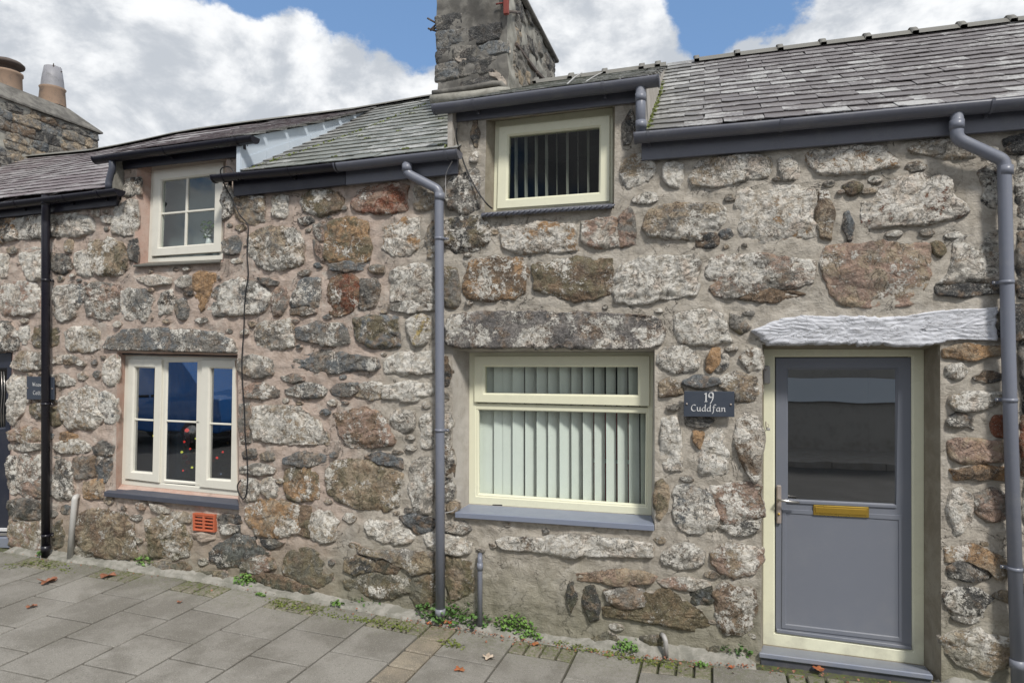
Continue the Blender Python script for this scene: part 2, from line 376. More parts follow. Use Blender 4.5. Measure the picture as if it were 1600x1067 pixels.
def slatemat():
    m, t, b = newmat('roof_slate'); v = objvec(t); g = worldvec(t)
    oi = N(t, 'ShaderNodeObjectInfo'); rn = oi.outputs['Random']
    base = mixc(t, rn, (.125, .112, .113), (.165, .15, .15))
    sx = N(t, 'ShaderNodeSeparateXYZ'); L(t, g, sx.inputs[0])
    grn = mathn(t, 'MULTIPLY', mrange(t, sx.outputs[0], -.9, .25, 1, 0), mrange(t, sx.outputs[0], -4.6, -3.2))
    base = mixc(t, mathn(t, 'MULTIPLY', grn, .75), base, (.19, .205, .175)); base = mixc(t, mrange(t, sx.outputs[0], -4.2, -3.7, .7, 0), base, (.185, .15, .16))
    n1 = noi(t, v, 5, 6, .68, .5); n2 = noi(t, g, 1.1, 4, .6); n3 = noi(t, v, 60, 5, .7)
    s = mathn(t, 'ADD', mathn(t, 'MULTIPLY', n1, .45), mathn(t, 'ADD', mathn(t, 'MULTIPLY', n2, .3), mathn(t, 'MULTIPLY', n3, .25)))
    lm = mathn(t, 'MULTIPLY', mrange(t, mathn(t, 'ADD', s, mathn(t, 'MULTIPLY', mathn(t, 'SUBTRACT', rn, .5), .09)), .50, .57), .75)
    lm = mathn(t, 'MULTIPLY', lm, mrange(t, sx.outputs[0], -4.6, -2.5, .6, 1))
    c = mixc(t, lm, base, (.44, .44, .43))
    c = mixc(t, mrange(t, n3, .42, .32, 0, .5), c, (.05, .045, .045))
    c = mixc(t, mrange(t, noi(t, v, 9, 5, .7), .64, .74, 0, .6), c, (.19, .15, .08))
    L(t, c, b.inputs['Base Color']); L(t, mrange(t, n1, .3, .7, .38, .62), b.inputs['Roughness'])
    st = N(t, 'ShaderNodeMapping'); st.inputs['Scale'].default_value = (1, .5, 1); L(t, v, st.inputs[0])
    bump(t, b, mathn(t, 'ADD', noi(t, st.outputs[0], 18, 6, .65), mathn(t, 'MULTIPLY', n3, .35)), .55, .008); return m
M['slate'] = slatemat()

def slabmat(name, a, b_, speck=(.42,.40,.36), moss=.25):
    m, t, b = newmat(name); v = objvec(t); g = worldvec(t)
    oi = N(t, 'ShaderNodeObjectInfo')
    base = mixc(t, oi.outputs['Random'], a, b_)
    n1 = noi(t, g, 2.2, 6, .65, .3); n3 = noi(t, v, 130, 4, .75); n4 = noi(t, v, 34, 6, .75)
    c = mixc(t, mrange(t, n1, .4, .62, 0, .6), base, (.13, .12, .10))
    vo = N(t, 'ShaderNodeTexVoronoi'); vo.inputs['Scale'].default_value = 120; L(t, g, vo.inputs['Vector'])
    vo2 = N(t, 'ShaderNodeTexVoronoi'); vo2.inputs['Scale'].default_value = 38; L(t, g, vo2.inputs['Vector'])
    c = mixc(t, mrange(t, vo2.outputs['Distance'], .13, .09, 0, .8), c, speck)
    c = mixc(t, mrange(t, vo.outputs['Distance'], .30, .12, 0, .75), c, speck)
    c = mixc(t, mrange(t, n3, .48, .34, 0, .75), c, (.09, .085, .075))
    sx = N(t, 'ShaderNodeSeparateXYZ'); L(t, g, sx.inputs[0])
    mo = mathn(t, 'MULTIPLY', mrange(t, mathn(t, 'ADD', sx.outputs[1], mathn(t, 'MULTIPLY', n4, .5)), -.35, .25), moss*2.2)
    c = mixc(t, mathn(t, 'ADD', mathn(t, 'MULTIPLY', mrange(t, n4, .55, .7), moss), mathn(t, 'MULTIPLY', mo, mrange(t, n4, .42, .6)), True), c, (.10, .12, .035))
    L(t, c, b.inputs['Base Color']); b.inputs['Roughness'].default_value = .82
    bump(t, b, mathn(t, 'ADD', n3, n4), .45, .005); return m
M['slab'] = slabmat('paving_slab', (.235, .222, .198), (.285, .27, .243), moss=.18)
M['sett'] = slabmat('paving_sett', (.22, .195, .15), (.29, .26, .21), moss=.5)
M['aggregate'] = slabmat('exposed_aggregate', (.27, .225, .17), (.32, .275, .21), (.55, .48, .38), .3)
M['joint'] = slabmat('mossy_joint_sand', (.028, .03, .015), (.04, .036, .022), (.1,.1,.06), .5)
def leafmat(name, a, b_):
    m, t, b = newmat(name); v = worldvec(t)
    L(t, mixc(t, mrange(t, noi(t, v, 30, 3, .6), .35, .65), a, b_), b.inputs['Base Color']); b.inputs['Roughness'].default_value = .6
    return m
M['weed'] = leafmat('green_weed', (.04, .095, .02), (.09, .18, .035))
M['weed_bright'] = leafmat('bright_green_weed', (.08, .17, .03), (.16, .28, .06))
M['moss'] = leafmat('yellow_moss', (.10, .13, .025), (.17, .20, .045))
M['leaf_brown'] = leafmat('dry_brown_leaf', (.20, .08, .045), (.32, .14, .08))
M['leaf_orange'] = leafmat('orange_leaf', (.36, .09, .035), (.30, .13, .05))
M['leaf_pale'] = leafmat('pale_dry_leaf', (.50, .42, .33), (.40, .30, .22))
M['flower'] = leafmat('red_petal', (.6, .06, .03), (.5, .08, .04))
# ------------------------------------------------------------------ ground profile along the foot of the wall (it falls a little to the right)
GT = []
for px, py in ((-60, 845), (0, 852), (100, 871), (200, 884), (300, 897), (390, 914), (500, 937), (600, 953), (690, 967), (800, 992), (900, 1006), (1000, 1018), (1100, 1026), (1190, 1034), (1450, 1064), (1600, 1085)):
    p = W(px, py, -.03); GT.append((p.x, p.z))
GTs = []
for i, (x, z) in enumerate(GT):               # smooth it a little
    a = GT[max(0, i-1)][1]; b = GT[min(len(GT)-1, i+1)][1]; GTs.append((x, (a+2*z+b)/4))
def GZ(x, y=0.0):
    z = interp(GTs, x)
    zf = interp(((-9, GTs[0][1]-.02), (3, GTs[-1][1])), x)
    k = min(1, max(0, -y/2.0))
    return z*(1-k)+zf*k+.012*min(0, y)

# ------------------------------------------------------------------ the two cottages
HL = empty('stone_cottage', (-5.2, 0, GZ(-5.2)), 'left-hand stone cottage with pinkish mortar, off-white windows and black gutters', 'cottage')
HR = empty('stone_cottage', (.3, 0, GZ(.3)), 'right-hand stone cottage with cream windows, grey door and grey gutters', 'cottage')
XB = W(585, 600).x                          # party line

# openings in the face of the wall: traced on the wall plane, with the frame set back by d
OPEN = {
 'door':  dict(o=((1191,538),(1469,538),(1471,1072),(1189,1040)), f=((1193,545),(1444,546),(1444,1039),(1191.8,1006)), d=.22),
 'lower': dict(o=((707,545),(1023,545),(1023,829),(708,804)), f=((733,550.6),(1021.3,550),(1018.3,805.2),(732.3,786.7)), d=.20),
 'upper': dict(o=((760,188),(961,166),(959.5,327),(757,336)), f=((773.8,190),(957.5,168),(957.5,317.5),(770.5,330)), d=.12),
 'lleft': dict(o=((183,549),(371.5,553),(374,793),(181,767)), f=((195.8,554.6),(368.8,558.3),(372.5,775),(189.7,756.3)), d=.09),
 'uleft': dict(o=((214,262),(354,246),(349.5,409),(209,416)), f=((236.9,259),(352.5,245),(347.8,406),(230.9,410.4)), d=.11),
 'dleft': dict(o=((-120,552),(21,547),(15,862),(-120,840)), f=((-120,556),(19,548),(13,856),(-120,832)), d=.06),
}
EAVE = lambda px, py, Y=0.0: W(px, py, Y)
def top_outline():
    P = []
    for px, py in ((-110, 332), (188, 300), (188, 256), (386, 226), (386, 282), (712, 252), (712, 175), (1003, 140), (1003, 232), (1640, 178)):
        p = W(px, py); P.append((p.x, p.z))
    return P
def build_mortar():
    top = top_outline()
    x0, x1 = top[0][0], top[-1][0]
    foot = [(x, GZ(x)-.12) for x in [x1-(x1-x0)*k/40 for k in range(41)]]
    outline = top+foot
    def sample(poly, step, closed=True):
        out = []
        n = len(poly)
        for i in range(n if closed else n-1):
            a = Vector(poly[i]); b = Vector(poly[(i+1) % n]); k = max(1, int((b-a).length/step))
            out += [a+(b-a)*j/k for j in range(k)]
        return out
    verts = []; edges = []
    def add_loop(pts):
        s = len(verts); verts.extend([Vector((p[0], p[1])) for p in pts]); n = len(pts)
        edges.extend([(s+i, s+(i+1) % n) for i in range(n)])
    add_loop(sample(outline, .05))
    polys = []
    for key, o in OPEN.items():
        q = [W(x, y) for x, y in o['o']]; q = [(p.x, p.z) for p in q]
        polys.append(q)
        if key == 'dleft': pass
        add_loop(sample(q, .03))
    zlo, zhi = min(p[1] for p in outline), max(p[1] for p in outline)
    st = .021
    def inside(p, poly):
        c = False; n = len(poly)
        for i in range(n):
            a = poly[i]; b = poly[(i+1) % n]
            if (a[1] > p[1]) != (b[1] > p[1]) and p[0] < (b[0]-a[0])*(p[1]-a[1])/(b[1]-a[1])+a[0]: c = not c
        return c
    z = zlo
    while z < zhi:
        x = x0
        while x < x1:
            p = (x+rnd.uniform(-.004, .004), z+rnd.uniform(-.004, .004))
            if inside(p, outline) and not any(inside(p, q) for q in polys): verts.append(Vector(p))
            x += st
        z += st
    r = delaunay_2d_cdt(verts, edges, [], 0, 1e-5)
    V2, T = r[0], r[2]
    def edge_dist(p):
        dm = 9
        for q in polys:
            if not (min(a[0] for a in q)-.08 < p[0] < max(a[0] for a in q)+.08 and min(a[1] for a in q)-.08 < p[1] < max(a[1] for a in q)+.08): continue
            for i in range(4):
                a = Vector(q[i]); b = Vector(q[(i+1) % 4]); ab = b-a
                t = max(0, min(1, (p-a).dot(ab)/ab.length_squared)); dm = min(dm, (p-a-ab*t).length)
        return dm
    V3 = []
    for p in V2:
        e = min(1, edge_dist(p)/.05)
        n = noise.fractal(Vector((p.x*3.1, 7.3, p.y*3.6)), 1.0, 2.0, 5)*.011+noise.fractal(Vector((p.x*11, 1.3, p.y*19)), .9, 2.1, 4)*.007
        # ridges and slumps of roughly trowelled pointing
        rr = 1-abs(noise.noise(Vector((p.x*5+2, 3.1, p.y*6.5))))*3
        n += max(0, rr)*.006
        V3.append(Vector((p.x, -(n-.008)*e, p.y)))
    FL, FR = [], []
    for f in T:
        c = (V2[f[0]]+V2[f[1]]+V2[f[2]])/3
        if not inside(c, outline) or any(inside(c, q) for q in polys): continue
        (FL if c.x < XB else FR).append(f)
    out = []
    for fs, par in ((FL, HL), (FR, HR)):
        used = sorted({i for f in fs for i in f}); mp = {u: k for k, u in enumerate(used)}
        fl = []
        for f in fs:
            a, b, c = (V3[i] for i in f)
            g = [mp[i] for i in f]
            fl.append(g if (b-a).cross(c-a).y < 0 else g[::-1])
        out.append(mk('wall', [V3[i] for i in used], fl, M['mortar'], par, True))
    return out
WALL_L, WALL_R = build_mortar()

# reveals: from the mouth of each opening back to its frame
def reveal(key, mat, par, name='reveal'):
    o = OPEN[key]; a = [W(x, y) for x, y in o['o']]; b = [W(x, y, o['d']) for x, y in o['f']]
    V = []; Fs = []; n = 14
    for i in range(4):
        p0, p1, q0, q1 = a[i], a[(i+1) % 4], b[i], b[(i+1) % 4]
        s = len(V)
        for j in range(n+1):
            t = j/n
            for k in range(4):
                u = k/3; p = (p0.lerp(p1, t)).lerp(q0.lerp(q1, t), u)
                if 0 < k < 3: p += Vector((1, 0, 1))*noise.noise(p*9)*.004
                V.append(p)
        for j in range(n):
            for k in range(3):
                Fs.append((s+j*4+k, s+(j+1)*4+k, s+(j+1)*4+k+1, s+j*4+k+1))
        # short return behind the frame edge so no light leaks past it
        s = len(V); V += [q0, q1, q1+Vector((0, .08, 0)), q0+Vector((0, .08, 0))]; Fs.append((s, s+1, s+2, s+3))
    return mk(name, V, Fs, mat, par)
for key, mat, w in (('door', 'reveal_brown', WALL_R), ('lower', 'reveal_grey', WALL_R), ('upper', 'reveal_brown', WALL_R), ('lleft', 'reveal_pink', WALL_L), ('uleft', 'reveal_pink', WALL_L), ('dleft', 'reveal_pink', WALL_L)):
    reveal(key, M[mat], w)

# ------------------------------------------------------------------ stones
PAL = dict(g=(.245, .23, .205), d=(.07, .07, .07), b=(.19, .135, .09), p=(.43, .30, .235), o=(.46, .285, .15), w=(.68, .63, .55),
           t=(.43, .345, .245), s=(.18, .195, .205), v=(.20, .17, .105), r=(.24, .085, .045), y=(.48, .36, .13), L=(.58, .585, .64))
def resample(poly, step):
    n = len(poly); out = []
    for i in range(n):
        a = poly[i]; b = poly[(i+1) % n]; k = max(1, int((b-a).length/step+.5))
        out += [a+(b-a)*j/k for j in range(k)]
    return out
def build_stone(poly, frame, code, parent, prot=.022, mat=None, name='stone', dens=1.0, rag=1.0, ledges=True, grow=.028, amp=1.0, strata=False):
    """poly: outline in the face's own metres; frame(u, v, h) -> world, h = outwards"""
    sd = rnd.random()*100
    poly = [Vector(p) for p in poly]
    c = sum(poly, Vector((0, 0)))/len(poly)
    lo = [min(p[i] for p in poly) for i in (0, 1)]; hi = [max(p[i] for p in poly) for i in (0, 1)]
    size = max(hi[0]-lo[0], hi[1]-lo[1]); small = min(hi[0]-lo[0], hi[1]-lo[1])
    rim = resample(poly, max(.009, .013/dens))
    m = len(rim); rim = [(rim[i-1]+rim[i]*2+rim[(i+1) % m])/4 for i in range(m)]   # knock the corners off
    m = len(rim); R = []
    for p in rim:
        q = Vector((p.x*9+sd, p.y*9, sd)); d = noise.fractal(q, .8, 2.2, 4)*min(.024, small*.12)*rag
        d += noise.noise(q*5)*.005*rag
        R.append(p+(p-c).normalized()*(d+grow))
    nr = max(5, min(26, int(small*.5/.011*dens)))
    pr = rnd.Random(sd) if False else random.Random(sd)
    planes = []
    for _ in range(pr.randint(3, 5)):
        a = pr.uniform(0, 2*math.pi); planes.append((math.cos(a), math.sin(a), pr.uniform(.3, .9)*small*.5, pr.uniform(.1, .35)))
    tx, ty = pr.uniform(-.05, .05), pr.uniform(-.06, .04)
    prot = prot*pr.uniform(.7, 1.3); led = pr.random() < .55 and ledges; la = pr.uniform(-.5, .35); la = .03 if strata else la; lc, ls = math.cos(la), math.sin(la); lstep = .03 if strata else pr.uniform(.035, .07); led = led or strata
    V = []; pts = []
    def hgt(p, r):
        base = prot*(1-r**11)**.6 if r < 1 else 0
        e = p-c; h = prot
        for ca, sa, off, sl in planes: h = min(h, prot-((e.x*ca+e.y*sa)-off)*sl)
        h = min(base, max(h, prot*(.42 if ledges else .8)))
        if r < 1:
            q = Vector((p.x*6+sd, p.y*9, sd*2)); k = min(1, (1-r)*6)
            if grow > .01: h -= max(0, noise.fractal(Vector((p.x*8, sd, p.y*8)), .8, 2.1, 3)+.15)*.030*max(0, min(1, (r-.68)*4.2))
            if led:
                w_ = (p.y*lc+p.x*ls)/lstep+noise.fractal(q*.9, .9, 2.1, 3)*1.1; fr = w_-math.floor(w_); h += (min(fr, (1-fr)*5)-.45)*.009*k
            h += amp*(noise.fractal(q, .8, 2.1, 5)*.015+noise.fractal(q*5, .7, 2.1, 3)*.0035+noise.ridged_multi_fractal(q*2.2, .9, 2.1, 3, 1, 2)*.0035-.003+e.x*tx+e.y*ty)*k
        else: h = -.022
        return h
    rimv = []
    ext = Vector((hi[0]-lo[0], hi[1]-lo[1])); half = abs(ext.x-ext.y)*.42
    ax = Vector((1, 0)) if ext.x > ext.y else Vector((0, 1))
    def core(p):                            # nearest point of the stone's long axis
        t = max(-half, min(half, (p-c).dot(ax)*half/max(.001, max(ext)*.5))); return c+ax*t
    K = [core(p) for p in R]
    for k in range(nr+1):
        r = (k/nr)**.85
        for p, kc in zip(R, K):
            q = kc+(p-kc)*r; rimv.append(max(0, 1-(1-r)*(p-kc).length/.045)); V.append(frame(q.x, q.y, hgt(q, 1 if k == nr else min(r, .999))))
    Fs = []
    for k in range(nr):
        for j in range(m):
            a = k*m; b = a+m; Fs.append((a+j, b+j, b+(j+1) % m, a+(j+1) % m))
    a, b_, w = code
    o = mk(name, V, Fs, mat or M['stone'], parent, True, frame(c.x, c.y, 0), dict(c1=PAL[a] if isinstance(a, str) else a, c2=PAL[b_] if isinstance(b_, str) else b_, wa=(w/9,)*3, rim=[x_ for rv in rimv for x_ in (rv, rv, rv, 1.0)]))
    return o
wallframe = lambda u, v, h: Vector((u, -h-.002, v))

